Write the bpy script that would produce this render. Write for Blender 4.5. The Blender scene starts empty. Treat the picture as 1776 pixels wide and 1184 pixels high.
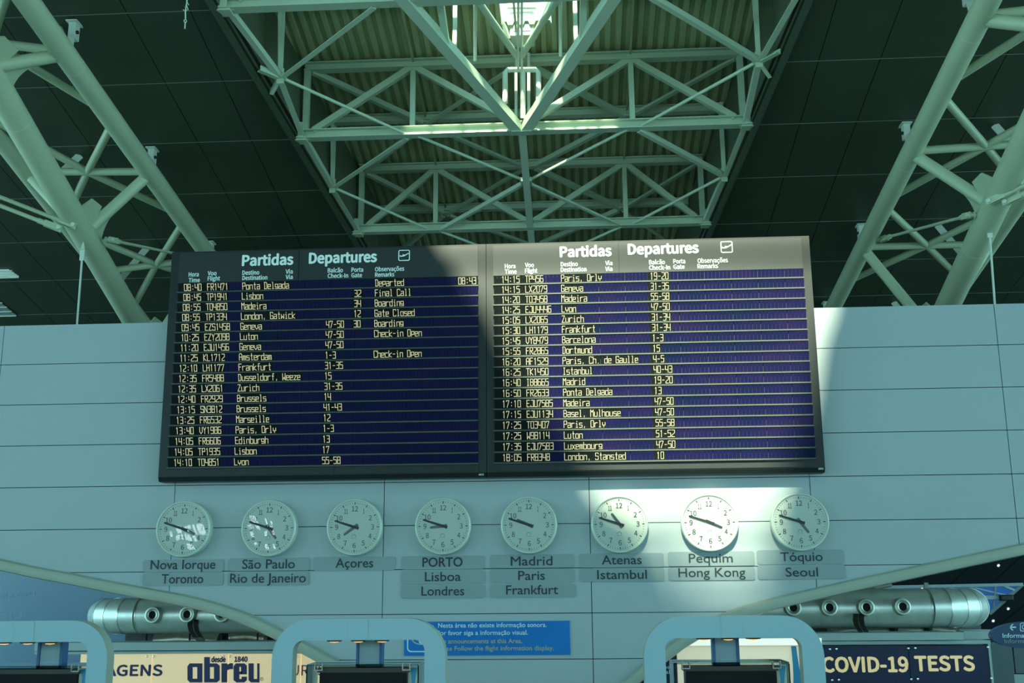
import bpy, bmesh, math, random, os
from mathutils import Vector, Matrix
random.seed(7)
SC = bpy.context.scene
COL = SC.collection
# ------------------------------------------------------------------ camera, sky, sun, exposure
CAMZ, CAMY = 2.6, -12.8                      # the announcement wall stands on y = 0
FPX = 1933.12
YAW, PITCH, ROLL = -0.05648331, 0.22184699, -0.00841821
def basis():
    cy, sy, cp, sp = math.cos(YAW), math.sin(YAW), math.cos(PITCH), math.sin(PITCH)
    f = Vector((sy*cp, cy*cp, sp)); r = Vector((cy, -sy, 0)); u = r.cross(f)
    cr, sr = math.cos(ROLL), math.sin(ROLL)
    return cr*r+sr*u, -sr*r+cr*u, f
RR, UU, FF = basis()
cd = bpy.data.cameras.new('camera'); cam = bpy.data.objects.new('camera', cd); COL.objects.link(cam)
cd.sensor_width = 36.0; cd.lens = FPX*36.0/1776.0; cd.clip_end = 300
cam.matrix_world = Matrix(((RR.x, UU.x, -FF.x, 0), (RR.y, UU.y, -FF.y, CAMY), (RR.z, UU.z, -FF.z, CAMZ), (0, 0, 0, 1)))
SC.camera = cam
w = bpy.data.worlds.new('sky'); SC.world = w; w.use_nodes = True
bg = w.node_tree.nodes['Background']
bg.inputs[0].default_value = (0.44, 0.90, 1.0, 1); bg.inputs[1].default_value = 3.15
SUN = Vector((0.10, 1.0, -0.85))
sd = bpy.data.lights.new('sun', 'SUN'); sd.energy = 15.0; sd.color = (0.97, 1.0, 0.72); sd.angle = math.radians(2.2)
so = bpy.data.objects.new('sun', sd); COL.objects.link(so)
so.rotation_euler = SUN.to_track_quat('-Z', 'Y').to_euler(); so.location = (0, -20, 20)
SC.view_settings.view_transform = 'Standard'; SC.view_settings.look = 'None'
SC.view_settings.exposure = 0.0; SC.view_settings.gamma = 1.0; SC.view_settings.use_curve_mapping = False

def un(px, py, Y):
    """point of the photograph on the upright plane standing Y metres in front of the camera (world)"""
    d = (px-888)/FPX*RR - (py-592)/FPX*UU + FF
    d = d*(Y/d.y)
    return Vector((d.x, Y+CAMY, d.z+CAMZ))
def W(x, Y, z):                               # hall coordinates measured from the camera -> world
    return Vector((x, Y+CAMY, z+CAMZ))
def ceil_z(Y): return 9.0-0.205*Y
def deck_z(Y): return 10.1-0.2*Y
AX = -0.64                                    # axis of the hall
def half(Y): return 3.36-0.113*(Y-11.5)       # half width of the rooflight opening

# ------------------------------------------------------------------ materials
def mat(name, col, rough=.5, metal=0.0, vary=0.0, scale=3.0, emit=None, estr=0.0, spec=.5, bump=0.0, coat=0.0):
    m = bpy.data.materials.new(name); m.use_nodes = True
    nt = m.node_tree; b = nt.nodes['Principled BSDF']
    b.inputs['Base Color'].default_value = (*col, 1); b.inputs['Roughness'].default_value = rough
    b.inputs['Metallic'].default_value = metal; b.inputs['Specular IOR Level'].default_value = spec
    b.inputs['Coat Weight'].default_value = coat
    if emit:
        b.inputs['Emission Color'].default_value = (*emit, 1); b.inputs['Emission Strength'].default_value = estr
    if vary or bump:
        tc = nt.nodes.new('ShaderNodeTexCoord'); n = nt.nodes.new('ShaderNodeTexNoise')
        n.inputs['Scale'].default_value = scale; n.inputs['Detail'].default_value = 4
        nt.links.new(tc.outputs['Object'], n.inputs['Vector'])
        if vary:
            r = nt.nodes.new('ShaderNodeValToRGB')
            r.color_ramp.elements[0].position = .3; r.color_ramp.elements[1].position = .7
            r.color_ramp.elements[0].color = (*[c*(1-vary) for c in col], 1)
            r.color_ramp.elements[1].color = (*[min(1, c*(1+vary)) for c in col], 1)
            nt.links.new(n.outputs['Fac'], r.inputs['Fac']); nt.links.new(r.outputs['Color'], b.inputs['Base Color'])
        if bump:
            bp = nt.nodes.new('ShaderNodeBump'); bp.inputs['Strength'].default_value = bump
            nt.links.new(n.outputs['Fac'], bp.inputs['Height']); nt.links.new(bp.outputs['Normal'], b.inputs['Normal'])
    return m
def glass_mat(name, tint, refl=1.0, rough=0.02):
    m = bpy.data.materials.new(name); m.use_nodes = True; nt = m.node_tree; nt.nodes.clear()
    o = nt.nodes.new('ShaderNodeOutputMaterial'); mx = nt.nodes.new('ShaderNodeMixShader')
    t = nt.nodes.new('ShaderNodeBsdfTransparent'); g = nt.nodes.new('ShaderNodeBsdfGlossy')
    f = nt.nodes.new('ShaderNodeFresnel'); f.inputs['IOR'].default_value = 1.45
    mu = nt.nodes.new('ShaderNodeMath'); mu.operation = 'MULTIPLY'; mu.inputs[1].default_value = refl
    t.inputs[0].default_value = (*tint, 1); g.inputs['Roughness'].default_value = rough
    nt.links.new(f.outputs[0], mu.inputs[0]); nt.links.new(mu.outputs[0], mx.inputs[0])
    nt.links.new(t.outputs[0], mx.inputs[1]); nt.links.new(g.outputs[0], mx.inputs[2]); nt.links.new(mx.outputs[0], o.inputs[0])
    return m
M = dict(
    wall=mat('wall_panel_enamel', (.40, .47, .485), .45, vary=.02, scale=.6, spec=.35),
    joint=mat('dark_joint', (.012, .02, .024), .8),
    trim=mat('grey_green_trim', (.37, .41, .33), .35, vary=.04),
    ceil=mat('charcoal_ceiling_panel', (.038, .058, .034), .5, vary=.12, scale=.8),
    ceilgap=mat('ceiling_gap', (.004, .005, .005), .9),
    strip=mat('pale_joint_strip', (.22, .26, .22), .4),
    curb=mat('dark_green_curb', (.09, .115, .07), .6, vary=.08),
    deck=mat('corrugated_roof_sheet', (.36, .42, .23), .55, vary=.10, scale=1.3),
    steel=mat('painted_steel', (.50, .62, .46), .42, vary=.05, scale=2.0),
    tube=mat('painted_tube', (.47, .55, .37), .38, vary=.04, scale=1.2),
    weld=mat('weld_line', (.6, .66, .58), .5),
    fit=mat('galvanised_fitting', (.62, .70, .58), .4),
    black=mat('black_casing', (.006, .011, .011), .48, vary=.1, spec=.5),
    header=mat('black_header_panel', (.008, .015, .014), .48, vary=.06, spec=.65),
    bar=mat('flap_row_bar', (.055, .07, .058), .5, spec=.5),
    flapk=mat('black_flap', (.006, .009, .008), .6, spec=.12),
    paint=mat('pale_cyan_lettering', (.88, .98, .93), .5),
    dark=mat('dark_text', (.012, .03, .04), .5),
    casing=mat('clock_casing', (.62, .70, .58), .30, coat=.3),
    face=mat('clock_dial', (.74, .80, .72), .5),
    ink=mat('clock_ink', (.012, .022, .022), .5),
    plate=mat('city_plate', (.255, .325, .335), .40),
    duct=mat('brushed_duct', (.72, .78, .70), .33, metal=.55, vary=.08, scale=9),
    ductseam=mat('duct_seam', (.75, .8, .75), .3, metal=1.0),
    hole=mat('nozzle_bore', (.002, .002, .002), .9),
    nozzle=mat('nozzle_ring', (.56, .60, .52), .35, metal=.85),
    bracket=mat('dark_bracket', (.05, .05, .042), .4, metal=.6),
    kiosk=mat('kiosk_grey_blue', (.33, .50, .57), .30, vary=.015, coat=.25),
    kioskblue=mat('kiosk_blue_edge', (.02, .12, .30), .3),
    mirror=mat('polished_edge', (.5, .55, .53), .12, metal=1.0),
    screen=mat('switched_off_screen', (.004, .007, .009), .3, spec=.15),
    navy=mat('navy_sign', (.004, .012, .06), .3, spec=.4),
    letterblue=mat('navy_letters', (.002, .012, .10), .35),
    gold=mat('warm_letters', (.80, .62, .33), .4, emit=(.9, .68, .34), estr=.35),
    cream=mat('backlit_cream_sign', (.75, .62, .40), .25, emit=(.95, .70, .36), estr=.42, vary=.0),
    creamw=mat('backlit_pale_sign', (.8, .76, .6), .3, emit=(.95, .88, .6), estr=.35),
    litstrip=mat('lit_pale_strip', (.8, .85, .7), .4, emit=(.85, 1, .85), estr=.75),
    fascia=mat('pale_fascia', (.40, .50, .48), .4, vary=.03),
    bluesign=mat('blue_notice', (.003, .17, .52), .4, vary=.06, scale=2, spec=.25),
    white=mat('white_print', (.62, .80, .86), .5),
    beige=mat('beige_print', (.42, .45, .36), .5),
    chrome=mat('chrome_stud', (.8, .82, .8), .15, metal=1.0),
    glassblue=mat('blue_grey_glass', (.15, .28, .42), .18, spec=.6, vary=.06, scale=.5),
    faint=mat('faint_reflection', (.20, .34, .47), .3),
    soffit=mat('black_blue_panel', (.010, .016, .022), .4),
    glaze=mat('reflected_blue_glazing', (.03, .1, .3), .2, emit=(.03, .13, .36), estr=.55),
    lamp=mat('reflected_downlight', (1, .9, .7), .4, emit=(.9, .97, 1), estr=1.2),
    warm=mat('warm_downlight', (1, .7, .3), .4, emit=(1, .45, .12), estr=1.1),
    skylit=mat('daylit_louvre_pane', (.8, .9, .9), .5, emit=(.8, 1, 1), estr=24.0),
    louvre=mat('lit_louvre', (.5, .65, .7), .5, emit=(.35, .52, .56), estr=.55),
    grey=mat('grey_partition', (.09, .13, .14), .3),
    floor=mat('pale_granite_floor', (.24, .29, .28), .35, vary=.15, scale=6),
    ovalblue=mat('oval_sign_blue', (.004, .045, .12), .3),
    silver=mat('crumpled_silver_duct', (.62, .62, .5), .35, metal=.8, bump=.6, scale=14, vary=.15),
    poster=mat('pale_poster', (.62, .62, .5), .4),
    swoosh=mat('sky_blue_swoosh', (.02, .30, .55), .4),
)
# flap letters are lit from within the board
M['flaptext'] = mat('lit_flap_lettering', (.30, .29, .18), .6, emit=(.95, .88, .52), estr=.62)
def flap_blue():
    m = bpy.data.materials.new('blank_flap'); m.use_nodes = True; nt = m.node_tree; b = nt.nodes['Principled BSDF']
    tc = nt.nodes.new('ShaderNodeTexCoord'); mp = nt.nodes.new('ShaderNodeMapping'); n = nt.nodes.new('ShaderNodeTexNoise')
    mp.inputs['Scale'].default_value = (1.6, 1, 5.0); n.inputs['Scale'].default_value = 1.0; n.inputs['Detail'].default_value = 3
    r = nt.nodes.new('ShaderNodeValToRGB'); e = r.color_ramp.elements
    e[0].position = .32; e[0].color = (.003, .009, .042, 1); e[1].position = .68; e[1].color = (.013, .008, .052, 1)
    k = e.new(.5); k.color = (.006, .007, .050, 1)
    nt.links.new(tc.outputs['Object'], mp.inputs[0]); nt.links.new(mp.outputs[0], n.inputs['Vector'])
    nt.links.new(n.outputs['Fac'], r.inputs[0]); nt.links.new(r.outputs[0], b.inputs['Base Color'])
    b.inputs['Roughness'].default_value = .6; b.inputs['Specular IOR Level'].default_value = .12
    return m
M['flapb'] = flap_blue()
M['clockglass'] = glass_mat('clock_glass', (.97, 1, .98), 1.0, 0.0)
M['caseglass'] = glass_mat('case_glass', (.72, .86, .84), 1.5)

# ------------------------------------------------------------------ mesh builder and naming
class MB:
    def __init__(s): s.bm = bmesh.new(); s.mi = 0
    def quad(s, pts):
        f = s.bm.faces.new([s.bm.verts.new(p) for p in pts]); f.material_index = s.mi; return f
    def box(s, a, b):
        x0, y0, z0 = [min(p, q) for p, q in zip(a, b)]; x1, y1, z1 = [max(p, q) for p, q in zip(a, b)]
        v = [s.bm.verts.new(p) for p in ((x0,y0,z0),(x1,y0,z0),(x1,y1,z0),(x0,y1,z0),(x0,y0,z1),(x1,y0,z1),(x1,y1,z1),(x0,y1,z1))]
        for i in ((0,3,2,1),(4,5,6,7),(0,1,5,4),(1,2,6,5),(2,3,7,6),(3,0,4,7)):
            s.bm.faces.new([v[k] for k in i]).material_index = s.mi
        return s
    def frame_of(s, a, b, up):
        d = (b-a).normalized(); side = d.cross(up)
        if side.length < 1e-4: side = d.cross(Vector((1, 0, 0)))
        side.normalize(); return d, side, side.cross(d).normalized()
    def sec(s, a, b, prof, up=Vector((0, 0, 1)), cap=True):
        """extrude a closed section (list of (side, up)) from a to b"""
        a = Vector(a); b = Vector(b); d, sd_, u = s.frame_of(a, b, up)
        A = [s.bm.verts.new(a+sd_*p+u*q) for p, q in prof]; B = [s.bm.verts.new(b+sd_*p+u*q) for p, q in prof]
        n = len(prof)
        for i in range(n): s.bm.faces.new((A[i], B[i], B[(i+1) % n], A[(i+1) % n])).material_index = s.mi
        if cap:
            s.bm.faces.new(A).material_index = s.mi; s.bm.faces.new(B[::-1]).material_index = s.mi
        return s
    def beam(s, a, b, wd, h, up=Vector((0, 0, 1))):
        return s.sec(a, b, [(-wd/2, -h/2), (wd/2, -h/2), (wd/2, h/2), (-wd/2, h/2)], up)
    def ibeam(s, a, b, wd, h, t=.02, up=Vector((0, 0, 1))):
        x, y = wd/2, h/2
        return s.sec(a, b, [(-x,-y),(x,-y),(x,-y+t),(t/2,-y+t),(t/2,y-t),(x,y-t),(x,y),(-x,y),(-x,y-t),(-t/2,y-t),(-t/2,-y+t),(-x,-y+t)], up)
    def angle(s, a, b, k=.08, t=.012, up=Vector((0, 0, 1))):
        return s.sec(a, b, [(-k/2,-k/2),(k/2,-k/2),(k/2,-k/2+t),(-k/2+t,-k/2+t),(-k/2+t,k/2),(-k/2,k/2)], up)
    def tube(s, a, b, r, n=14):
        return s.sec(a, b, [(r*math.cos(2*math.pi*i/n), r*math.sin(2*math.pi*i/n)) for i in range(n)])
    def path(s, pts, r, n=12, caps=True, sharp=False):
        pts = [Vector(p) for p in pts]; rings = []
        rad = r if isinstance(r, (list, tuple)) else [r]*len(pts)
        prev = None
        for i, p in enumerate(pts):
            d = (pts[min(i+1, len(pts)-1)]-pts[max(i-1, 0)]).normalized()
            if prev is None:
                up = Vector((0, 0, 1)) if abs(d.z) < .9 else Vector((1, 0, 0)); sd_ = d.cross(up).normalized()
            else: sd_ = (prev-d*prev.dot(d)).normalized()
            prev = sd_; u = sd_.cross(d)
            rings.append([s.bm.verts.new(p+sd_*rad[i]*math.cos(2*math.pi*k/n)+u*rad[i]*math.sin(2*math.pi*k/n)) for k in range(n)])
        for A, B in zip(rings, rings[1:]):
            for k in range(n): s.bm.faces.new((A[k], B[k], B[(k+1) % n], A[(k+1) % n])).material_index = s.mi
        if sharp:
            for A in rings:
                for k in range(n):
                    e = s.bm.edges.get((A[k], A[(k+1) % n]))
                    if e: e.smooth = False
        if caps:
            s.bm.faces.new(rings[0]).material_index = s.mi; s.bm.faces.new(rings[-1][::-1]).material_index = s.mi
        return s
    def lathe(s, c, prof, n=48, axis=Vector((0, -1, 0))):
        """turn (radius, along) about an axis through c; along grows towards the viewer"""
        d = axis.normalized(); sd_ = d.cross(Vector((0, 0, 1))); sd_ = sd_.normalized() if sd_.length > 1e-3 else Vector((1, 0, 0)); u = sd_.cross(d)
        rings = []
        for r, t in prof:
            if r < 1e-6: rings.append([s.bm.verts.new(c+d*t)]); continue
            rings.append([s.bm.verts.new(c+d*t+sd_*r*math.cos(2*math.pi*k/n)+u*r*math.sin(2*math.pi*k/n)) for k in range(n)])
        for A, B in zip(rings, rings[1:]):
            for k in range(n):
                q = [A[k % len(A)], B[k % len(B)], B[(k+1) % len(B)], A[(k+1) % len(A)]]
                q2 = []
                for v in q:
                    if v not in q2: q2.append(v)
                if len(q2) > 2: s.bm.faces.new(q2).material_index = s.mi
        return s
    def prism(s, pts, dv):
        """closed outline pts pushed along dv"""
        dv = Vector(dv); A = [s.bm.verts.new(p) for p in pts]; B = [s.bm.verts.new(Vector(p)+dv) for p in pts]; n = len(pts)
        for i in range(n): s.bm.faces.new((A[i], A[(i+1) % n], B[(i+1) % n], B[i])).material_index = s.mi
        s.bm.faces.new(A[::-1]).material_index = s.mi; s.bm.faces.new(B).material_index = s.mi
        return s
    def strip(s, P, Q):
        """a band of quads between two equally long rows of points"""
        A = [s.bm.verts.new(p) for p in P]; B = [s.bm.verts.new(p) for p in Q]
        for i in range(len(P)-1): s.bm.faces.new((A[i], A[i+1], B[i+1], B[i])).material_index = s.mi
        return s
def link(name, data): o = bpy.data.objects.new(name, data); COL.objects.link(o); return o
def tag(o, label=None, cat=None, group=None, kind=None):
    for k, v in (('label', label), ('category', cat), ('group', group), ('kind', kind)):
        if v: o[k] = v
    return o
ORG = {}
def obj(name, mb, m, parent=None, origin=None, smooth=False, recalc=True, bevel=0, autos=True):
    bm = mb.bm
    if parent is not None and origin is None: origin = ORG[parent]
    if origin is None: origin = Vector((0, 0, 0))
    if recalc: bmesh.ops.recalc_face_normals(bm, faces=bm.faces[:])
    bmesh.ops.translate(bm, verts=bm.verts[:], vec=-Vector(origin))
    if smooth:
        for f in bm.faces: f.smooth = True
        for e in bm.edges:
            if len(e.link_faces) == 2 and e.calc_face_angle(0) > .6: e.smooth = False
    me = bpy.data.meshes.new(name); bm.to_mesh(me); bm.free()
    for q in (m if isinstance(m, (list, tuple)) else [m]): me.materials.append(q)
    o = link(name, me); ORG[o] = Vector(origin)
    if parent is not None: o.parent = parent; o.location = Vector(origin)-ORG[parent]
    else: o.location = origin
    if bevel:
        b = o.modifiers.new('bevel', 'BEVEL'); b.width = bevel; b.segments = 2; b.limit_method = 'ANGLE'
    return o
def empty(name, loc, label, cat, group=None):
    o = link(name, None); o.location = loc; ORG[o] = Vector(loc); o.empty_display_size = .1
    return tag(o, label, cat, group)
def copy_tree(o, parent=None):
    c = o.copy(); COL.objects.link(c)
    if parent is not None: c.parent = parent
    for ch in list(o.children): copy_tree(ch, c)
    return c
def struct(name, mb, m, **k): return tag(obj(name, mb, m, **k), kind='structure')

# ------------------------------------------------------------------ lettering
FONT = None
try:
    p = os.path.join(bpy.utils.system_resource('DATAFILES'), 'fonts', 'Noto Sans CJK Regular.woff2')
    if os.path.exists(p): FONT = bpy.data.fonts.load(p)
except Exception: FONT = None
def glyphs(s, grotesk=True):
    c = bpy.data.curves.new('t', 'FONT'); c.body = s; c.size = 1.0; c.resolution_u = 3
    if FONT and grotesk: c.font = FONT
    o = bpy.data.objects.new('t', c); COL.objects.link(o)
    dg = bpy.context.evaluated_depsgraph_get(); me = bpy.data.meshes.new_from_object(o.evaluated_get(dg))
    bm = bmesh.new(); bm.from_mesh(me)
    bpy.data.objects.remove(o); bpy.data.meshes.remove(me); bpy.data.curves.remove(c)
    return bm
CAPH = {}
def cap_height(g):
    if g not in CAPH:
        b = glyphs('H', g); CAPH[g] = max(v.co.y for v in b.verts); b.free()
    return CAPH[g]
def put_text(mb, s, x0, x1, zb, cap, y, bold=0.0, mirror=False, slope=0.0, grotesk=True):
    """letters on an upright plane facing -y, from x0 to x1, baseline zb, capital height cap"""
    b = glyphs(s, grotesk); xs = [v.co.x for v in b.verts]; a0, a1 = min(xs), max(xs)
    sx = (x1-x0)/(a1-a0); sz = cap/cap_height(grotesk)
    hb = max(0, bold)*cap; steps = [(0, 0)]
    if hb: steps = [(hb*math.cos(math.pi*k/4), hb*math.sin(math.pi*k/4)) for k in range(8)]+[(0, 0)]
    for i, (dx, dz) in enumerate(steps):                       # heavier weights are struck several times side by side
        vm = {}
        for v in b.verts:
            t = (v.co.x-a0)*sx+dx
            vm[v] = mb.bm.verts.new((x1-t if mirror else x0+t, y-.0005*i, zb+v.co.y*sz+slope*t+dz))
        for f in b.faces:
            vs = [vm[v] for v in f.verts]
            try: mb.bm.faces.new(vs).material_index = mb.mi
            except ValueError: pass
    b.free(); return mb
def text_at(mb, s, px0, px1, pyb, cappx, Y, bold=0.0, mirror=False, lift=0.0, grotesk=True):
    a = un(px0, pyb, Y); b = un(px1, pyb, Y); k = (b.x-a.x)/(px1-px0)
    return put_text(mb, s, a.x, b.x, a.z, cappx*k, a.y-lift, bold, mirror, 0.0, grotesk)

# the flap alphabet: strokes on a 4 x 7 grid
G = {
'0':['00 40 47 07 00'],'1':['0.9_6 2_7 2_0'],'2':['07 47 44 0.2_1.8 00 40'],'3':['07 47 40 00','13.7 43.7'],'4':['07 03 43','47 40'],
'5':['47 07 04 44 40 00'],'6':['47 07 00 40 43.8 03.8'],'7':['06 07 47 1_0'],'8':['00 40 47 07 00','03.7 43.7'],'9':['43.4 03.4 07 47 40 00'],
':':['2_1.2 2_1.9','2_4.6 2_5.3'],'-':['0.6_3.3 3.4_3.3'],',':['2_0.9 1.7_-0.5'],'.':['1.8_0 2.2_0'],
'A':['00 06 17 37 46 40','03.3 43.3'],'B':['00 07 37 46 44.3 33.7 43 41 30 00','03.7 33.7'],'C':['41 40 00 07 47 46'],'D':['0.5_0 0.5_7 37 46 41 30 00','07 0.5_7'],
'E':['47 07 00 40','03.7 33.7'],'F':['47 07 00','03.7 33.7'],'G':['46 47 07 00 40 43.4 23.4'],'H':['00 07','40 47','03.6 43.6'],'I':['17 37','27 20','10 30'],
'J':['17 47 40 00 01.5'],'K':['00 07','47 03.4 40'],'L':['07 00 40'],'M':['00 07 24.5 47 40'],'N':['00 07 40 47'],'O':['00 40 47 07 00'],'P':['00 07 47 43.5 03.5'],
'R':['00 07 47 43.6 03.6','1.4_3.6 40'],'S':['46 47 07 03.7 43.7 40 00 01'],'T':['07 47','27 20'],'U':['07 00 40 47'],'V':['07 02 2_0 42 47'],'W':['07 00 22.8 40 47'],
'X':['00 47','07 40'],'Y':['07 23.6 47','23.6 20'],'Z':['07 47 00 40'],
'a':['04.8 44.8 40 00 02.6 42.6'],'b':['07 00 40 44.6 04.6'],'c':['44.6 04.6 00 40'],'d':['47 40 00 04.6 44.6'],'e':['02.4 42.4 44.6 04.6 00 40'],
'f':['47 2_7 2_0','0.8_4.4 3.4_4.4'],'g':['40 44.8 04.8 01.8 41.8','40 00'],'h':['07 00','04.6 44.6 40'],'i':['1_4.4 2_4.4 2_0','1_0 3_0','2_6 2_6.6'],
'k':['07 00','44.6 02.2 40'],'l':['1_7 2_7 2_0','1_0 3_0'],'m':['00 04.6 44.6 40','24.6 20'],'n':['00 04.6 44.6 40'],'o':['00 40 44.6 04.6 00'],
'p':['00 05 45 41.8 01.8'],'r':['00 04.6','03.2 1.4_4.6 44.6'],'s':['44.6 04.6 02.5 42.5 40 00'],'t':['2_7 2_0 3.4_0','0.8_4.8 3.4_4.8'],'u':['04.6 00 40 44.6'],
'v':['04.6 02 2_0 42 44.6'],'w':['04.6 00 22.6 40 44.6'],'x':['00 44.6','04.6 40'],'y':['04.8 02 22 42 44.8','22 20'],'z':['04.6 44.6 00 40'],
}
def parse(t):
    if '_' in t: a, b = t.split('_'); return float(a), float(b)
    return float(t[0]), float(t[1:])
def flap_char(mb, ch, x, z, cw, chh, y):
    th = cw*.20
    for line in G.get(ch, []):
        pts = [parse(t) for t in line.split()]
        P = [Vector((x+a/4*cw, y, z+b/7*chh)) for a, b in pts]
        for a, b in zip(P, P[1:]):
            d = (b-a); d = d.normalized() if d.length > 1e-6 else Vector((1, 0, 0))
            n = Vector((-d.z, 0, d.x))*th/2; e = d*th/2
            mb.quad([a-e-n, b+e-n, b+e+n, a-e+n])
        y -= .0002
    return mb

# ------------------------------------------------------------------ the hall: floor, walls, ceiling, roof sheet
f = MB(); f.box((-24, -27, -.2), (24, 12, 0)); struct('floor', f, M['floor'])
f = MB(); f.box((-24, -26.4, 0), (24, -26.1, 3.0)); f.box((-24, -26.4, 6.9), (24, -26.1, 16)); struct('rear_glare_block', f, M['soffit'])  # unseen dark bands added so the boards and glass reflect less sky
# unseen louvred window, glowing slats shaped to mirror as stripes in two clock glasses
f = MB()
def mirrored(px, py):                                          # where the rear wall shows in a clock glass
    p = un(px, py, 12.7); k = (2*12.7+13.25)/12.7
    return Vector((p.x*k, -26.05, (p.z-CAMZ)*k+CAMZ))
for x0, x1, y0, y1 in ((293, 302, 906, 931), (306, 313, 906, 922), (317, 330, 906, 926), (333, 338, 906, 916), (342, 346, 906, 930), (349, 360, 906, 929), (298, 306, 934, 945), (310, 316, 934, 945), (322, 335, 933, 945), (341, 346, 933, 944), (326, 339, 951, 961), (284, 288, 922, 935),
                       (424, 436, 889, 903), (421, 428, 908, 917), (434, 439, 908, 919), (424, 430, 923, 936), (455, 459, 890, 906), (451, 456, 907, 914), (452, 458, 926, 938), (474, 480, 905, 919), (475, 480, 922, 934), (473, 476, 896, 902), (457, 464, 952, 962), (434, 440, 947, 953), (476, 480, 952, 960)):
    x = x0
    while x < x1:
        P = [mirrored(x, y0), mirrored(x+1.15, y0), mirrored(x+1.15+(y1-y0)*.3, y1), mirrored(x+(y1-y0)*.3, y1)]
        f.prism(P, (0, .01, 0)); x += 2.1
struct('mirrored_window_slats', f, M['skylit'])
f = MB(); f.box((-24, 10.2, 0), (24, 10.4, 9)); struct('back_light_stop', f, M['soffit'])  # unseen dark wall added to stop sky light leaking in

def panels(region, cuts, gap, nrm, depth, name, m):
    """a flat region cut into panels with open joints, each panel given depth"""
    bm = bmesh.new(); bm.faces.new([bm.verts.new(p) for p in region])
    for co, no in cuts:
        g = bm.verts[:]+bm.edges[:]+bm.faces[:]
        bmesh.ops.bisect_plane(bm, geom=g, plane_co=co, plane_no=no)
    r = bmesh.ops.inset_individual(bm, faces=bm.faces[:], thickness=gap/2)
    bmesh.ops.delete(bm, geom=r['faces'], context='FACES')
    e = bmesh.ops.extrude_face_region(bm, geom=bm.faces[:])
    bmesh.ops.translate(bm, verts=[v for v in e['geom'] if isinstance(v, bmesh.types.BMVert)], vec=Vector(nrm)*depth)
    mb = MB(); mb.bm.free(); mb.bm = bm
    return struct(name, mb, m)
# curved lower edges of the announcement wall (points on the wall face)
LOW_L = [(-420, 905), (-200, 937), (0, 979), (60, 992), (130, 1005), (200, 1019), (260, 1030), (310, 1039), (350, 1048), (385, 1058), (420, 1070), (450, 1083), (480, 1098), (520, 1119), (560, 1141), (600, 1163), (640, 1186), (668, 1204)]
LOW_R = [(2200, 866), (2000, 907), (1850, 936), (1776, 952), (1700, 968), (1620, 985), (1540, 1002), (1470, 1017), (1400, 1033), (1340, 1047), (1290, 1061), (1255, 1074), (1220, 1091), (1180, 1116), (1140, 1146), (1100, 1178), (1070, 1204)]
PL = [un(x, y, 12.8) for x, y in LOW_L]; PR = [un(x, y, 12.8) for x, y in LOW_R]
ZTOP = CAMZ+3.221; Z1 = CAMZ+2.7333; HP = .49277
wl, wr = PL[0].x, PR[0].x
region = [Vector((wl, 0, ZTOP))]+PL+[Vector((PL[-1].x, 0, 0.0)), Vector((PR[-1].x, 0, 0.0))]+PR[::-1]+[Vector((wr, 0, ZTOP))]
cuts = [(Vector((0, 0, Z1-HP*k)), Vector((0, 0, 1))) for k in range(0, 11)]
cuts += [(Vector((x, 0, 0)), Vector((1, 0, 0))) for x in (-6.902, -4.672, -2.212, .143, 2.63, 4.866, 7.2)]
panels(region, cuts, .012, (0, 1, 0), .03, 'wall_front', M['wall'])
b = MB(); b.prism([p+Vector((0, .045, 0)) for p in region], (0, .16, 0)); struct('wall_core', b, M['joint'])
for nm, P in (('trim_1', PL), ('trim_2', PR)):
    b = MB(); up = []
    prof = [(-.062, -.05), (-.05, -.085), (0, -.10), (.05, -.085), (.066, -.04), (.066, .22), (-.062, .22)]
    rows = []
    for i, p in enumerate(P):
        d = (P[min(i+1, len(P)-1)]-P[max(i-1, 0)]).normalized(); n = Vector((-d.z, 0, d.x))
        if n.z < 0: n = -n
        rows.append([b.bm.verts.new(p+n*q+Vector((0, t, 0))) for q, t in prof])
    for A, B in zip(rows, rows[1:]):
        for k in range(len(prof)): b.bm.faces.new((A[k], B[k], B[(k+1) % len(prof)], A[(k+1) % len(prof)]))
    b.bm.faces.new(rows[0]); b.bm.faces.new(rows[-1][::-1])
    struct(nm, b, M['trim'], smooth=True)

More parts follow.
